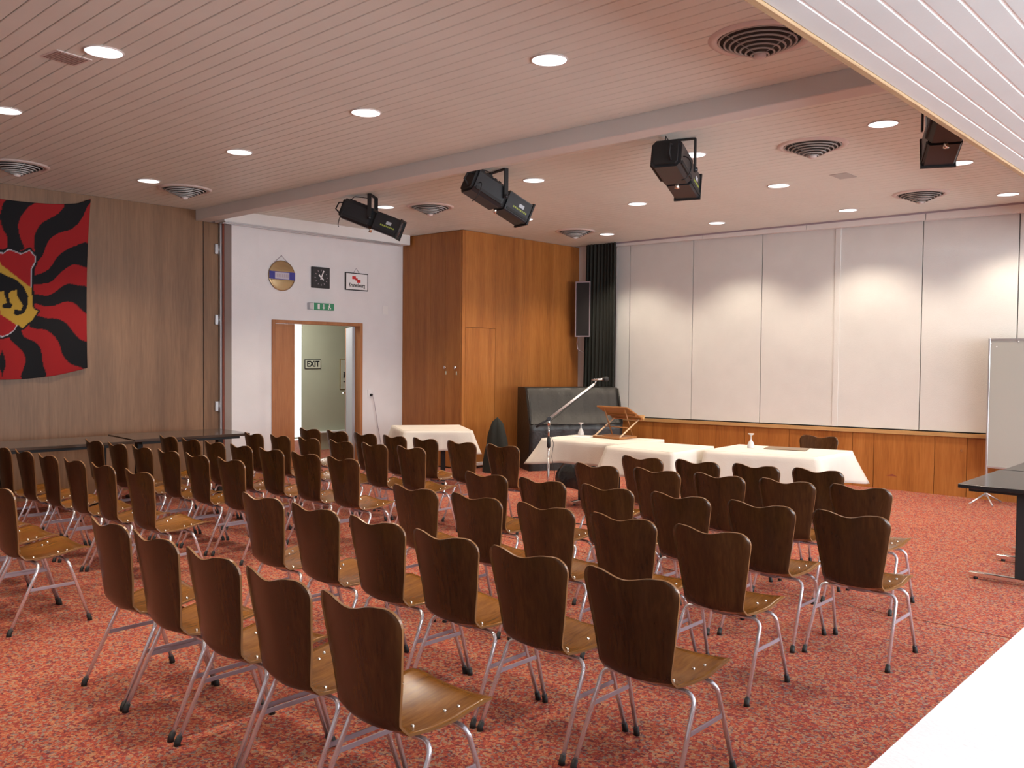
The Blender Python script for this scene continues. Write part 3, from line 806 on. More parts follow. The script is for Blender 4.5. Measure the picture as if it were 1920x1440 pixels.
ROWS = [
 [[[-2.292, 1.955, [0.996, 1.045], 0.0], [-2.781, 1.955, [0.972, 1.045], 0.0], [-3.253, 1.955, [0.972, 1.045], 0.0], [-3.752, 1.955, [0.964, 1.045], 0.0], [-4.221, 1.955, [0.964, 1.045], 0.0]], [[-5.753, 1.955, [1.043, 1.045], 0.0], [-6.26, 1.955, [1.043, 1.045], 0.0], [-6.767, 1.955, [1.043, 1.045], 0.0]]],
 [[[-1.903, 2.935, [1.02, 1.02], 0.0], [-2.428, 2.935, [1.02, 1.02], 0.0], [-2.938, 2.935, [1.02, 1.02], 0.0], [-3.438, 2.935, [1.02, 1.02], 0.0], [-3.968, 2.935, [1.02, 1.02], 0.0], [-4.488, 2.935, [1.02, 1.02], 0.0]], [[-6.027, 2.906, [1.02, 1.02], 0.0], [-6.547, 2.874, [0.928, 1.02], 0.0], [-6.998, 2.845, [0.928, 1.02], 0.0], [-7.454, 2.816, [0.908, 1.02], 0.0], [-7.895, 2.787, [0.908, 1.02], 0.0], [-8.336, 2.759, [0.908, 1.02], 0.0]]],
 [[[-2.165, 3.996, [1.0, 1.0], 0.0], [-2.67, 3.961, [1.0, 1.0], 0.0], [-3.175, 3.926, [1.0, 1.0], 0.0], [-3.69, 3.891, [1.0, 1.0], 0.0], [-4.205, 3.855, [1.0, 1.0], 0.0]], [[-6.342, 3.782, [0.967, 1.0], 0.0], [-6.825, 3.749, [0.905, 1.0], 0.0], [-7.265, 3.718, [0.905, 1.0], 0.0], [-7.705, 3.688, [0.905, 1.0], 0.0], [-8.145, 3.657, [0.905, 1.0], 0.0], [-8.591, 3.626, [0.926, 1.0], 0.0]]],
 [[[-1.84, 4.926, [1.0, 1.0], 0.0], [-2.341, 4.868, [1.0, 1.0], 0.0], [-2.845, 4.81, [1.0, 1.0], 0.0], [-3.355, 4.752, [1.0, 1.0], 0.0], [-3.858, 4.694, [0.988, 1.0], 0.0], [-4.338, 4.639, [0.988, 1.0], 0.0]], [[-5.8, 4.474, [0.998, 1.0], 0.0], [-6.288, 4.447, [0.988, 1.0], 0.0], [-6.781, 4.421, [0.926, 1.0], 0.0], [-7.24, 4.396, [0.885, 1.0], 0.0], [-7.674, 4.372, [0.864, 1.0], 0.0], [-8.094, 4.348, [0.864, 1.0], 0.0], [-8.514, 4.325, [0.864, 1.0], 0.0]]],
 [[[-2.188, 5.976, [0.973, 1.0], 0.0], [-2.661, 5.892, [0.973, 1.0], 0.0], [-3.135, 5.808, [0.977, 1.0], 0.0], [-3.61, 5.724, [0.977, 1.0], 0.0], [-4.105, 5.635, [1.0, 1.0], 0.0]], [[-6.071, 5.435, [0.926, 1.0], 0.0], [-6.525, 5.372, [0.905, 1.0], 0.0], [-6.965, 5.31, [0.905, 1.0], 0.0], [-7.414, 5.248, [0.864, 1.0], 0.0], [-7.839, 5.189, [0.844, 1.0], 0.0], [-8.249, 5.131, [0.844, 1.0], 0.0]]],
 [[[-2.755, 6.625, [0.949, 1.0], 0.0], [-3.216, 6.53, [0.949, 1.0], 0.0], [-3.682, 6.432, [0.967, 1.0], 0.0], [-4.152, 6.335, [0.967, 1.0], 0.0]], [[-5.615, 6.175, [1.0, 1.0], 0.0], [-6.122, 6.126, [0.953, 1.0], 0.0], [-6.6, 6.08, [0.885, 1.0], 0.0], [-7.03, 6.038, [0.885, 1.0], 0.0], [-7.465, 5.994, [0.905, 1.0], 0.0], [-7.905, 5.95, [0.905, 1.0], 0.0], [-8.357, 5.905, [0.947, 1.0], 0.0]]]]
ORD = ['first', 'second', 'third', 'fourth', 'fifth', 'sixth', 'seventh', 'eighth']
RN = ['nearest row', 'second row from camera', 'third row from camera', 'fourth row from camera', 'fifth row from camera', 'sixth and farthest row']
chair0 = make_chair(); used = False
def put_chair(x, y, rz, label, group, s=(1.0, 1.0)):
    global used
    c = chair0 if not used else copy_tree(chair0)
    used = True
    c.location = (x, y, 0); c.rotation_euler = (0, 0, rz); c.scale = (s[0], s[1], s[1])
    tag(c, label, 'chair', group)
for r, (right, left) in enumerate(ROWS):
    for blk, lst in (('right block', right), ('left block', left)):
        seq = sorted(lst, key=lambda p: p[0], reverse=(blk == 'left block'))   # aisle end first
        for k, (x, y, s, rz) in enumerate(seq):
            if k == 0: pos = 'at the aisle end'
            elif k == len(seq) - 1 and len(seq) > 1: pos = 'at the end away from the aisle'
            else: pos = ORD[k] + ' from the aisle'
            put_chair(x, y, rz, 'brown plywood chair, %s, %s, %s' % (blk, RN[r], pos), 'brown plywood chairs in rows facing the head tables', s)
put_chair(-3.93, 9.02, PI, 'single brown plywood chair behind the head table, in front of the wainscot', 'chair behind the head table')

# ------------------------------------------------------------------ tables
def make_table(name, L, Wd, h, tm, cm, label, cat, group=None):
    """long side along local Y"""
    t = empty(name, (0, 0, 0), 0, label, cat, group)
    tt = MB().box(-Wd / 2, Wd / 2, -L / 2, L / 2, h - .03, h, bev=.003).build('tabletop', tm, t)
    MB().box(-Wd / 2 + .05, Wd / 2 - .05, -L / 2 + .1, L / 2 - .1, h - .06, h - .031).build('under_frame', M['blackm'], t)
    for s in (-1, 1):
        yy_ = s * (L / 2 - .19)
        MB().box(-.045, .045, yy_ - .03, yy_ + .03, .05, h - .06, bev=.004).build('column', M['blackm'], t)
        fb = MB().box(-Wd / 2 + .04, Wd / 2 - .04, yy_ - .022, yy_ + .022, .018, .052, bev=.005).build('foot_bar', cm, t)
        MB().lathe([(.016, 0), (.016, .018)], 10, (-Wd / 2 + .09, yy_, 0), close=True).lathe([(.016, 0), (.016, .018)], 10, (Wd / 2 - .09, yy_, 0), close=True).build('glide', M['rubber'], fb)
    return t
t = make_table('black_table', 1.17, .80, .73, M['ttop'], M['chrome'], 'black folding table by the window side, nearer of the two', 'table', 'black tables at the right')
t.location = (-1.53, 7.605, 0)
t2 = copy_tree(t); t2.location = (-1.51, 8.80, 0); t2['label'] = 'black folding table by the window side, farther one near the grey board'
names = ['dark-topped table against the left wall, end one nearest the doorway', 'dark-topped table against the left wall, middle one under the flag edge', 'dark-topped table against the left wall, nearest the camera side']
t = make_table('wall_table', 1.30, .78, .74, M['ltop'], M['blackm'], names[0], 'table', 'tables along the left wall')
t.location = (-9.42, 4.72, 0); t.rotation_euler = (0, 0, math.radians(-4))
for k, (x, y, a) in enumerate(((-9.36, 3.36, -3), (-9.30, 2.02, -2))):
    c = copy_tree(t); c.location = (x, y, 0); c.rotation_euler = (0, 0, math.radians(a)); c['label'] = names[k + 1]

def tablecloth(name, quad, h, drop, label, group, flare=.17, seed=1, cornerdrop=.06, base=.012, m=None):
    """quad: 4 corners of the table top, counter-clockwise; skirt hangs with flared corner points"""
    if not isinstance(flare, list): flare = [flare] * 4
    q = [Vector((p[0], p[1])) for p in quad]
    cen = sum(q, Vector((0, 0))) / 4
    NS = 22
    per = []
    for i in range(4):
        a, b_ = q[i], q[(i + 1) % 4]
        e = (b_ - a); L = e.length
        nrm = Vector((e.y, -e.x)).normalized()
        for k in range(NS):
            t_ = k / NS; per.append((a + e * t_, nrm, t_ * L, L, i, t_))
    n = len(per); rows = 9; vs = []
    # top: centre fan rings
    rings = [0.999, .96]
    top_idx = []
    for s in (1.0,):
        for (p, nr, d, L, i, t_) in per:
            vs.append((p.x, p.y, h))
    for j in range(1, rows + 1):
        v = j / rows
        for m_, (p, nr, d, L, i, t_) in enumerate(per):
            dc = min(d, L - d)
            cw = max(0, 1 - dc / .30) ** 1.5
            # outward direction blends to the corner diagonal
            near = q[i] if d < L / 2 else q[(i + 1) % 4]
            diag = (near - cen).normalized()
            pv = q[i - 1] if d < L / 2 else q[(i + 2) % 4]
            dirv = (nr * (1 - cw) + diag * cw)
            if dirv.length > 0: dirv.normalize()
            fold = .008 * math.sin(d * 23 + i * 2 + seed) + .006 * math.sin(d * 51 + seed * 3)
            o = (base + fold * v) * (1 - cw) + flare[i if d < L / 2 else (i + 1) % 4] * cw * v ** 1.1 + (.010 if base > 0 else -.03) * v
            zz = h - (drop + cornerdrop * cw) * v * (1 - .08 * cw) - .004 * math.sin(d * 14 + seed) * v
            if j == 1: o *= 1.0
            vs.append((p.x + dirv.x * o, p.y + dirv.y * o, zz))
    fs = []
    for j in range(rows):
        for k in range(n):
            fs.append((j * n + k, j * n + (k + 1) % n, (j + 1) * n + (k + 1) % n, (j + 1) * n + k))
    b = MB(); b.add(vs, fs, 0, True)
    # top as a grid between the perimeter
    g = []
    N = 10
    o0 = len(b.v)
    for a in range(N + 1):
        for c in range(N + 1):
            u, v = a / N, c / N
            p = (q[0] * (1 - u) + q[1] * u) * (1 - v) + (q[3] * (1 - u) + q[2] * u) * v
            crease = .0015 * (math.sin(u * 40) * math.sin(v * 31)) if 0 < a < N and 0 < c < N else 0
            b.v.append((p.x, p.y, h + .0004 + crease))
    for a in range(N):
        for c in range(N):
            b.f.append((o0 + a * (N + 1) + c, o0 + (a + 1) * (N + 1) + c, o0 + (a + 1) * (N + 1) + c + 1, o0 + a * (N + 1) + c + 1)); b.mi.append(0); b.sm.append(False)
    o = b.build(name, m or M['cloth'])
    so_ = o.modifiers.new('thickness', 'SOLIDIFY'); so_.thickness = .0025; so_.offset = 1
    return tag(o, label, 'tablecloth', group)

def head_table(quad, label_t, label_c, h=.74, drop=.27, seed=1, **kw):
    q = [Vector((p[0], p[1])) for p in quad]
    c = sum(q, Vector((0, 0))) / 4
    ex_ = (q[1] - q[0]); L = max((q[1] - q[0]).length, (q[2] - q[3]).length); Wd = ((q[3] - q[0]).length + (q[2] - q[1]).length) / 2
    ang = math.atan2(ex_.y, ex_.x)
    t = make_table('head_table', min((q[1] - q[0]).length, (q[2] - q[3]).length) - .16, Wd - .22, h - .008, M['ttop'], M['chrome'], label_t, 'table', 'tables under white cloths at the front')
    t.location = (c.x, c.y, 0); t.rotation_euler = (0, 0, ang - PI / 2)
    tablecloth('tablecloth', quad, h, drop, label_c, 'white cloths on the front tables', seed=seed, **kw)
head_table([(-6.29, 7.35), (-5.32, 7.43), (-5.28, 8.25), (-6.30, 7.97)], 'covered head table carrying the lectern, hidden under its cloth', 'white tablecloth under the wooden lectern, left of the three head tables', drop=.25, seed=1, flare=[.19, .0, .0, .12])
head_table([(-5.25, 7.13), (-4.478, 7.147), (-4.50, 7.96), (-5.22, 7.83)], 'covered head table in the middle, pushed in front of the other two', 'white tablecloth on the middle head table, overlapping the lectern table', drop=.28, seed=2, h=.745, flare=[.12, .07, .02, .02])
head_table([(-4.385, 7.57), (-3.352, 7.842), (-3.339, 8.62), (-4.425, 8.35)], 'covered head table at the right end, by the wood wainscot', 'white tablecloth on the right head table with folder and upturned glass', drop=.29, seed=3, h=.742, flare=[.05, .15, .17, .03])
head_table([(-8.03, 6.84), (-7.48, 7.45), (-8.23, 7.95), (-8.75, 7.24)], 'small covered side table before the corner cupboard', 'white tablecloth on the small side table before the corner cupboard', drop=.24, seed=4, flare=.13)
# near table at the right, cloth overexposure put into its lighter linen colour
near_q = [(-.660, 1.0), (.75, 1.0), (.75, 4.2), (-.655, 4.2)]
tn = make_table('near_table', 3.1, 1.3, .785, M['ttop'], M['chrome'], 'table beneath the bright white cloth in the near right corner', 'table')
tn.location = (.05, 2.6, 0)
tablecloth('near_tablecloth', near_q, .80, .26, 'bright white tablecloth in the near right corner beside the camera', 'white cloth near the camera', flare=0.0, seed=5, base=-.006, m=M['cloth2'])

# ------------------------------------------------------------------ lectern
le = empty('table_lectern', (-5.76, 7.98, .7445), 0, 'folding wooden book-rest lectern standing on the left head table', 'lectern')
bw = .185
MB().box(-bw, bw, -.16, .17, 0, .022, bev=.003).build('base_board', M['lect'], le)
MB().box(-bw, -.06, -.162, -.12, .022, .026).build('base_slat', M['lectl'], le)
# reading board: high edge towards the audience, low edge with a lip towards the speaker
hy, hz, ly, lz = -.06, .35, .27, .205
dv = Vector((0, ly - hy, lz - hz)); Lb = dv.length; ang = math.atan2(dv.z, dv.y)
RB = Matrix.Translation((0, hy, hz)) @ Matrix.Rotation(ang, 4, 'X')
rb = MB().box(-.21, .21, 0, Lb, -.008, .008, RB, bev=.003).build('reading_board', M['lect'], le)
MB().box(-.21, .21, Lb - .012, Lb + .006, -.01, .045, RB, bev=.003).build('book_lip', M['cap'], rb)
MB().box(-.2, .2, Lb * .55, Lb * .62, -.024, -.008, RB).box(-.2, .2, Lb - .05, Lb - .02, -.022, -.008, RB).build('batten', M['lect'], rb)
for sx in (-1, 1):
    x = sx * .17
    MB().tube([(x, -.14, .02), (x, .25, .215)], .009, 6).build('front_strut', M['lectl'], le)
    MB().tube([(x - sx * .03, .15, .02), (x - sx * .03, -.01, .33)], .008, 6).build('back_strut', M['lect'], le)
MB().tube([(-.16, .02, .12), (.16, .02, .12)], .006, 6).build('cross_bar', M['lect'], le)

# glasses upside down
def goblet(x, y, z, label):
    g = MB()
    prof = [(.036, 0), (.0345, .0), (.036, .012), (.033, .035), (.022, .062), (.009, .078), (.0045, .092), (.0045, .118), (.012, .128), (.030, .140), (.033, .143), (.030, .146), (.001, .147)]
    inner = [(.001, .070), (.018, .058), (.030, .035), (.033, .012), (.0335, .0)]
    g.lathe(prof, 24, (0, 0, 0)); g.lathe(inner, 24, (0, 0, 0))
    o = g.build('upturned_goblet', M['glass'], None, (x, y, z))
    return tag(o, label, 'glass', 'upturned stemmed glasses')
goblet(-6.22, 7.98 - .02, .743, 'upturned stemmed glass left of the lectern on white cloth')
goblet(-4.16, 8.10, .746, 'upturned stemmed glass on the right head table beside the folder')
pd = MB().box(-.2, .2, -.13, .13, 0, .008, bev=.002).build('document_folder', M['paper'], None, (-3.86, 8.27, .746)); pd.rotation_euler = (0, 0, math.radians(15))
tag(pd, 'flat brown folder lying on the right head table', 'folder')
pp = MB().box(-.10, .10, -.07, .07, 0, .003).build('paper_sheet', M['signw'], None, (-6.06, 7.80, .7432)); pp.rotation_euler = (0, 0, .2)
tag(pp, 'small white paper lying between the glass and the lectern', 'paper')

# ------------------------------------------------------------------ microphone stand
ms = empty('microphone_stand', (-5.88, 6.98, 0), 0, 'silver boom microphone stand in front of the lectern table', 'microphone stand')
MB().lathe([(.001, .03), (.03, .03), (.12, .012), (.125, 0)], 24).build('round_base', M['blackm'], ms)
MB().tube([(0, 0, .02), (0, 0, .72)], .0125, 10).build('lower_tube', M['chrome'], ms)
MB().tube([(0, 0, .70), (0, 0, .80)], .019, 10).build('clutch', M['blackm'], ms)
MB().tube([(0, 0, .80), (0, 0, .93)], .010, 10).tube([(0, 0, .93), (0, 0, .99)], .014, 10).build('upper_tube', M['chrome'], ms)
R_ = Vector((.7364, .6765, 0))
piv = Vector((0, 0, 1.0)); tip = R_ * .47 + Vector((0, 0, 1.0 + .365))
tl = R_ * -.135 + Vector((0, 0, 1.0 - .09))
MB().tube([tuple(piv), tuple(tip)], .012, 10).build('boom_arm', M['bright'], ms)
MB().tube([tuple(tl), tuple(piv)], .014, 10).build('counterweight', M['blackm'], ms)
MB().tube([(R_.y * .03, -R_.x * .03, 1.0), (-R_.y * .03, R_.x * .03, 1.0)], .022, 12).build('boom_joint', M['black'], ms)
c0 = tip + Vector((0, 0, .02)); 
MB().tube([tuple(tip), tuple(tip + R_ * .02 + Vector((0, 0, .035)))], .007, 8).build('microphone_clip', M['chrome'], ms)
a = tip + R_ * -.03 + Vector((0, 0, .045)); e = tip + R_ * .15 + Vector((0, 0, .055))
mi_ = MB().tube([tuple(a), tuple(a + (e - a) * .7)], [.008, .013], 12).build('microphone', M['chrome'], ms)
MB().tube([tuple(a + (e - a) * .68), tuple(a + (e - a) * .75), tuple(a + (e - a) * .95), tuple(e)], [.013, .024, .024, .012], 12).build('microphone_head', M['blackm'], mi_)
pts = [tuple(a)]
for k in range(1, 14):
    t_ = k / 13
    p = tip * (1 - t_) + Vector((0, 0, .98)) * t_
    pts.append((p.x + .004 * math.sin(k * 2), p.y, p.z - .020 - .003 * math.sin(t_ * PI * 3)))
pts += [(.02, .0, .85), (.05, .02, .74), (.035, .01, .6), (.07, .02, .45), (.05, .0, .2), (.1, -.05, .04), (.2, -.1, .012)]
MB().tube(pts, .0028, 6).build('microphone_cable', M['blackm'], ms)
cbp = [(-5.75, 6.9, .006), (-5.9, 6.6, .006), (-6.05, 6.45, .006), (-5.85, 6.35, .006), (-5.6, 6.5, .006), (-5.3, 6.75, .006), (-5.0, 6.8, .006)]
fc = MB().tube([tuple(Vector(cbp[i]) * (1 - k / 4) + Vector(cbp[i + 1]) * (k / 4)) for i in range(len(cbp) - 1) for k in range(4)], .005, 6).build('floor_cable', M['blackm'])
tag(fc, 'thin black cable looping on the carpet below the microphone stand', 'cable')

# ------------------------------------------------------------------ covered piano
pi_ = empty('covered_piano', (-8.27, 9.38, 0), math.atan2(.85, .53), 'upright piano under a black vinyl cover in the corner behind the lectern', 'piano')
# local: X along the keyboard (0..1.44), Y = towards the back (-n)
PW = 1.42
prof = [(-.02, .0), (-.03, .30), (-.05, .58), (-.055, .675), (-.02, .70), (.05, .86), (.13, 1.08), (.17, 1.175), (.20, 1.195), (.56, 1.195), (.58, 1.17), (.59, .6), (.60, 0)]
b = MB(); NX = 26; vs = []
for i in range(NX + 1):
    u = i / NX
    for k, (y, z) in enumerate(prof):
        wob = .012 * math.sin(u * 37 + z * 5) * (1 if 0 < k < 8 else .2) + .006 * math.sin(u * 90 + z * 12) * (.4 if k < 8 else 0)
        side = -.012 * (1 if i in (0,) else 0)
        vs.append((u * PW + side, y + wob * (1 if 0 < i < NX else 0), z if z else 0))
np_ = len(prof)
fs = [(i * np_ + k, (i + 1) * np_ + k, (i + 1) * np_ + k + 1, i * np_ + k + 1) for i in range(NX) for k in range(np_ - 1)]
b.add(vs, fs, 0, True)
b.f.append(tuple(range(np_))); b.mi.append(0); b.sm.append(False)
b.f.append(tuple(NX * np_ + k for k in range(np_))[::-1]); b.mi.append(0); b.sm.append(False)
b.build('vinyl_cover', M['cover'], pi_)
# hanging corner fold and piping on the cover
MB().tube([(.0, .15, 1.18), (.02, .07, .98), (.01, .0, .78), (.0, -.045, .68)], [.012, .018, .02, .012], 8).build('corner_fold', M['cover'], pi_)
MB().tube([(PW, .15, 1.18), (PW, .07, .98), (PW, .0, .78), (PW, -.045, .68)], [.01, .014, .014, .01], 8).build('corner_fold', M['cover'], pi_)
MB().tube([(0, -.058, .675), (PW * .5, -.064, .672), (PW, -.058, .675)], .009, 6).build('hem', M['cover'], pi_)

def blob(name, c, rx, ry, h, m, label, cat, seed, peak=0.0):
    rnd = random.Random(seed); ph = [rnd.uniform(0, 6) for _ in range(8)]
    b = MB(); N, K = 28, 12; vs = []
    for j in range(K + 1):
        v = j / K
        if peak: rr = max(.001, 1 - v ** 5) ** .5 * (1 - .45 * v)
        else: rr = math.cos(v * PI / 2) ** .6
        for i in range(N):
            a = 2 * PI * i / N
            wv = 1 + .10 * math.sin(3 * a + ph[0]) + .07 * math.sin(7 * a + ph[1] + 4 * v) + .05 * math.sin(11 * a + ph[2] - 6 * v)
            vs.append((c[0] + rx * rr * wv * math.cos(a), c[1] + ry * rr * wv * math.sin(a), c[2] + h * (math.sin(v * PI / 2) if not peak else v) * (1 + (.05 * math.sin(5 * a + ph[3]) if 0 < v < .9 else 0))))
    fs = [(j * N + i, j * N + (i + 1) % N, (j + 1) * N + (i + 1) % N, (j + 1) * N + i) for j in range(K) for i in range(N)]
    b.add(vs, fs, 0, True)
    o = b.build(name, m)
    return tag(o, label, cat)
blob('instrument_bag', (-8.52, 8.98, 0), .21, .17, .78, M['ccurt'], 'black soft instrument bag standing between the cupboard and the piano', 'bag', 3, 1)
blob('plastic_bag', (-6.75, 8.75, 0), .42, .25, .36, M['bag'], 'crumpled black plastic bag on the floor under the lectern table', 'bag', 5)
bx_ = MB().box(-.10, .10, -.07, .07, 0, .26, bev=.004).build('white_box', M['signw'], None, (-5.62, 8.3, 0)); tag(bx_, 'small white box on the floor under the lectern table cloth', 'box')

# ------------------------------------------------------------------ pin board on stand
bd = empty('pin_board', (-2.756, 11.08, 0), 0, 'tall grey pin board on a metal stand at the right, before the back wall', 'board')
MB().box(.01, 1.42, -.012, .012, .43, 1.885, bev=.002).build('board_sheet', M['grey'], bd)
MB().box(0, .022, -.02, .02, .08, 1.90, bev=.003).box(1.41, 1.432, -.02, .02, .08, 1.90, bev=.003).box(.02, 1.41, -.018, .018, 1.88, 1.90).box(.02, 1.41, -.018, .018, .415, .435).build('metal_frame', M['alu'], bd)
for x in (.011, 1.42):
    MB().tube([(x, 0, .12), (x - .11, -.24, .012)], .009, 8).tube([(x, 0, .12), (x + .11, .20, .012)], .009, 8).tube([(x, 0, .12), (x + .12, -.20, .012)], .009, 8).build('splayed_foot', M['alu'], bd)
b = MB()
for (x, z) in ((.30, 1.86), (.45, 1.855), (.08, 1.80), (.02, 1.84)):
    b.lathe([(.001, .006), (.008, .004), (.008, 0)], 8).xf(Matrix.Identity(4)) if False else b.box(x, x + .012, -.018, -.012, z, z + .012)
b.build('pins', M['signw'], bd).name = 'push_pin'

# ------------------------------------------------------------------ downlights, vents
LIGHTS = [(-5.413, 2.24, 'round downlight at upper left beside the slotted ceiling grille'), (-7.282, 2.285, 'round downlight cut by the left edge of the photo'), (-3.485, 4.106, 'round downlight in the row before the beam, rightmost'), (-5.266, 4.096, 'round downlight in the row before the beam, second from right'), (-7.152, 4.147, 'round downlight in the row before the beam, third from right'), (-9.077, 4.211, 'round downlight in the row before the beam, leftmost, above the wood wall'), (-2.488, 6.893, 'round downlight in the first row behind the beam, rightmost, beside the hidden spotlight'), (-4.125, 6.853, 'round downlight in the first row behind the beam, directly behind the third spotlight'), (-5.958, 6.792, 'round downlight in the first row behind the beam, right of the second spotlight'), (-8.415, 6.842, 'round downlight in the first row behind the beam, touching the leftmost spotlight yoke'), (-2.441, 8.698, 'round downlight in the second row behind the beam, under the rightmost spotlight'), (-4.178, 8.647, 'round downlight in the second row behind the beam, second from right'), (-5.927, 8.61, 'round downlight in the second row behind the beam, third from right'), (-7.728, 8.637, 'round downlight in the second row behind the beam, behind the tip of the second spotlight'), (-2.503, 10.667, 'round downlight in the row along the white wall panels, rightmost'), (-4.221, 10.599, 'round downlight in the row along the white wall panels, second from right'), (-5.947, 10.505, 'round downlight in the row along the white wall panels, third from right'), (-7.725, 10.45, 'round downlight in the row along the white wall panels, leftmost, by the curtain'), (-3.6, 2.26, 'round downlight before the beam rows, out of the photo above the near chairs'), (-3.55, 0.45, 'round downlight overhead beside the camera'), (-5.4, 0.42, 'round downlight left of the one beside the camera')]
d0 = None
for k, (x, y, lab) in enumerate(LIGHTS):
    if d0 is None:
        d0 = empty('recessed_downlight', (x, y, ZC))
        MB().lathe([(.106, -.004), (.109, -.007), (.113, -.006), (.115, .0), (.106, .0)], 32).build('trim_ring', M['ventw'], d0)
        MB().lathe([(.106, -.004), (.06, -.0045), (.001, -.005)], 32).build('glowing_disc', M['lamp'], d0)
        c = d0
    else:
        c = copy_tree(d0); c.location = (x, y, ZC)
    tag(c, lab, 'ceiling light', 'recessed downlights')
    ld = bpy.data.lights.new('downlight_beam', 'SPOT'); ld.energy = SPOT_W; ld.color = (1.0, .84, .66)
    ld.spot_size = math.radians(118); ld.spot_blend = .55; ld.shadow_soft_size = .09
    lo = bpy.data.objects.new('downlight_beam', ld); C.objects.link(lo); lo.location = (0, 0, -.03); lo.parent = c

VENTS = [(-2.36, 4.62, 'round ringed ceiling vent cut off by the lowered ceiling edge'), (-3.18, 7.20, 'round ringed ceiling vent above the right front, right of the third spotlight'),
         (-3.21, 10.05, 'round ringed ceiling vent nearest the white wall panels on the right'), (-7.97, 7.18, 'round ringed ceiling vent between the two left spotlights'),
         (-7.90, 9.92, 'round ringed ceiling vent above the piano corner'), (-9.22, 4.68, 'round ringed ceiling vent near the left wall by the beam'),
         (-9.32, 3.02, 'round ringed ceiling vent above the flag at the left edge')]
v0 = None
for (x, y, lab) in VENTS:
    if v0 is None:
        v0 = empty('ceiling_vent', (x, y, ZC))
        MB().lathe([(.235, -.004), (.25, -.016), (.275, -.012), (.29, 0)], 40).build('flange', M['ventw'], v0)
        MB().lathe([(.24, -.001), (.05, -.02), (.001, -.03)], 32).build('dark_throat', M['ventd'], v0)
        for r_i in range(7):
            rr = .228 - r_i * .030; zz = -.012 - r_i * .0135
            MB().lathe([(rr + .004, zz + .006), (rr + .006, zz), (rr + .002, zz - .004), (rr - .005, zz - .001), (rr - .003, zz + .006), (rr + .004, zz + .006)], 36).build('ring', M['vent'], v0)
        MB().lathe([(.035, -.085), (.036, -.10), (.022, -.112), (.001, -.115)], 20).build('centre_cap', M['ventw'], v0)
        for a in range(3):
            MB().box(.02, .235, -.003, .003, 0, .004).xf(Matrix.Rotation(a * 2 * PI / 3, 4, 'Z') @ Matrix.Translation((0, 0, -.10)) @ Matrix.Rotation(-.40, 4, 'Y')).build('spoke', M['vent'], v0)
        c = v0
    else:
        c = copy_tree(v0); c.location = (x, y, ZC)
    tag(c, lab, 'ceiling vent', 'round ceiling vents')
gr = empty('ceiling_grille', (-5.70, 2.13, ZC), math.radians(8), 'small rectangular slotted grille in the ceiling at the upper left', 'grille')
MB().box(-.10, .10, -.11, .11, -.004, .001, bev=.001).build('plate', M['ventw'], gr)
for k in range(11):
    MB().box(-.085, .085, -.095 + k * .018, -.087 + k * .018, -.007, -.0035).build('slot', M['gap'], gr)
hh = MB().box(-3.56, -3.39, 8.46, 8.72, ZC - .004, ZC + .001, bev=.001).build('ceiling_hatch', M['vent'])
tag(hh, 'small grey access plate in the ceiling between the right vents', 'hatch')

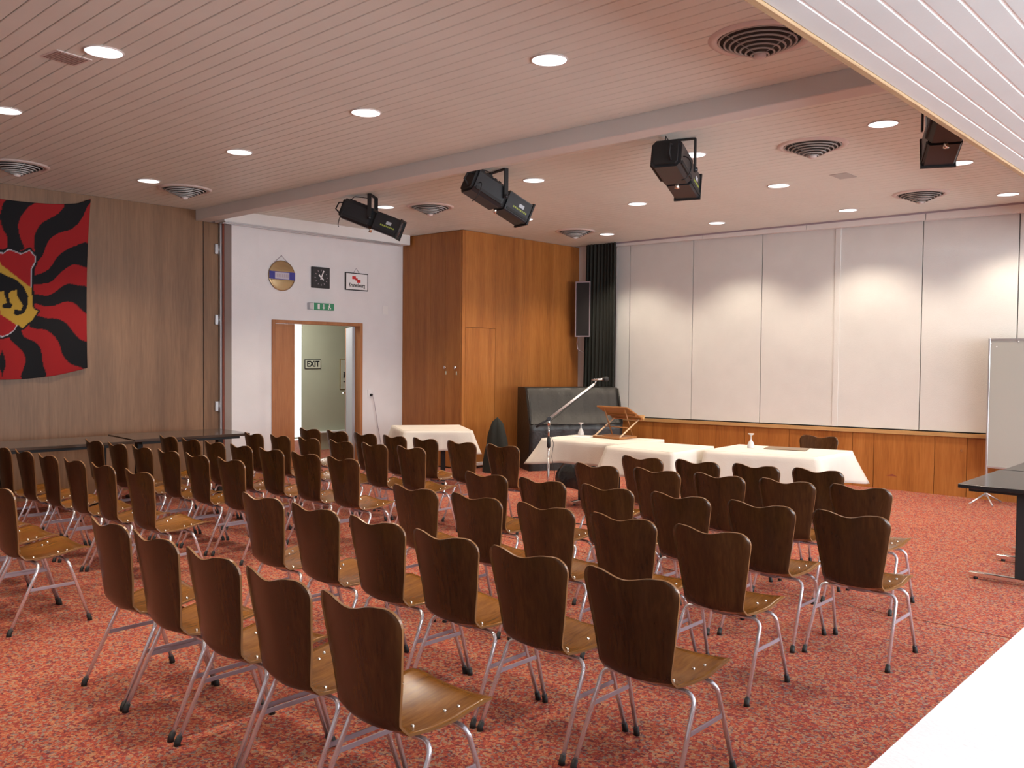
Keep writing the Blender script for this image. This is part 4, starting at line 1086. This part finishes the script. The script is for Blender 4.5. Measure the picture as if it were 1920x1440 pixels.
# ------------------------------------------------------------------ theatre spotlights
def spotlight(x, y, dirx, diry, pitch, label, armlen=.27):
    root = empty('profile_spotlight', (x, y, ZC), 0, label, 'spotlight', 'black profile spotlights under the ceiling')
    az = math.atan2(diry, dirx)
    PZ = Matrix.Translation((0, 0, -armlen)) @ Matrix.Rotation(az, 4, 'Z') @ Matrix.Rotation(pitch, 4, 'Y')
    YZ = Matrix.Rotation(az, 4, 'Z')
    def oct_(w_, h_, c_): return [(-w_ + c_, -h_), (w_ - c_, -h_), (w_, -h_ + c_), (w_, h_ - c_), (w_ - c_, h_), (-w_ + c_, h_), (-w_, h_ - c_), (-w_, -h_ + c_)]
    MB().prism(oct_(.125, .115, .035), lambda u, v, t: (t, u, v), -.34, .0).xf(PZ).build('lamp_housing', M['black'], root)
    MB().prism(oct_(.10, .095, .02), lambda u, v, t: (t, u, v), -.365, -.34).xf(PZ).build('rear_cap', M['blackm'], root)
    MB().prism(oct_(.075, .09, .01), lambda u, v, t: (t, u, v), 0, .05).xf(PZ).build('shutter_gate', M['blackm'], root)
    lt = MB().prism(oct_(.105, .105, .012), lambda u, v, t: (t, u, v), .05, .34).xf(PZ).build('lens_tube', M['black'], root)
    MB().box(.335, .352, -.115, .115, -.115, -.095).box(.335, .352, -.115, .115, .095, .115).box(.335, .352, -.115, -.095, -.095, .095).box(.335, .352, .095, .115, -.095, .095).xf(PZ).build('filter_frame', M['blackm'], lt)
    MB().lathe([(.001, 0), (.085, 0), (.088, -.004)], 24).xf(PZ @ Matrix.Translation((.343, 0, 0)) @ Matrix.Rotation(PI / 2, 4, 'Y')).build('lens', M['screenw'], lt)
    b = MB()
    for k in range(5): b.box(-.30 + k * .05, -.275 + k * .05, -.09, .09, .113, .124)
    b.box(-.32, -.02, -.132, -.12, -.09, -.06).box(-.32, -.02, .12, .132, -.09, -.06)
    b.xf(PZ).build('cooling_fins', M['blackm'], root)
    for q in (-.108, .108):
        MB().box(.07, .33, q - .004, q + .004, -.085, -.06).xf(PZ).build('slide_rail', M['blackm'], lt)
    MB().box(.19, .25, -.1075, -.105, .0, .035).xf(PZ).build('grey_label', M['label'], lt)
    b = MB()
    for k in range(8): b.box(.13 + k * .022, .145 + k * .022, -.1072, -.105, -.032, -.015)
    b.xf(PZ).build('yellow_print', M['mark'], lt)
    MB().tube([(-.36, -.05, .06), (-.42, -.05, .04), (-.43, -.05, -.04), (-.37, -.05, -.07)], .009, 8).xf(PZ).build('rear_handle', M['blackm'], root)
    MB().lathe([(.001, .03), (.02, .026), (.02, 0)], 12).xf(PZ @ Matrix.Translation((0, -.14, 0)) @ Matrix.Rotation(PI / 2, 4, 'X')).build('pan_knob', M['black'], root)
    MB().lathe([(.001, .05), (.02, .045), (.012, 0)], 12).xf(PZ @ Matrix.Translation((.02, 0, -.10)) @ Matrix.Rotation(PI, 4, 'X')).build('shutter_knob', M['rivet'], root)
    MB().box(-.022, .022, -.152, -.140, -armlen - .02, -.004).box(-.022, .022, .140, .152, -armlen - .02, -.004).box(-.022, .022, -.152, .152, -.010, -.003).xf(YZ).build('yoke', M['blackm'], root)
    MB().tube([(-.33, .02, .11), (-.30, .03, .17), (-.12, .06, .22)], .005, 6).xf(PZ).build('supply_cable', M['blackm'], root)
    pts = [(-.30 + .0 * k, -.13 - .07 * math.sin(k / 10 * PI), -.02 - .10 + .10 * math.cos(k / 10 * PI)) for k in range(11)]
    MB().tube(pts, .005, 6).xf(PZ).build('safety_loop', M['blackm'], root)
    return root
spotlight(-7.93, 6.27, .80, .60, math.radians(21), 'black profile spotlight, leftmost, aiming right above the white door wall', .27)
spotlight(-5.92, 6.22, .25, .97, math.radians(24), 'black profile spotlight, second from left, in front of the wood cupboard', .27)
spotlight(-3.94, 6.30, -.28, .96, math.radians(13), 'black profile spotlight, third from left, seen from behind', .26)
spotlight(-1.87, 6.33, -.42, .9, math.radians(17), 'black profile spotlight half hidden by the lowered ceiling edge', .24)
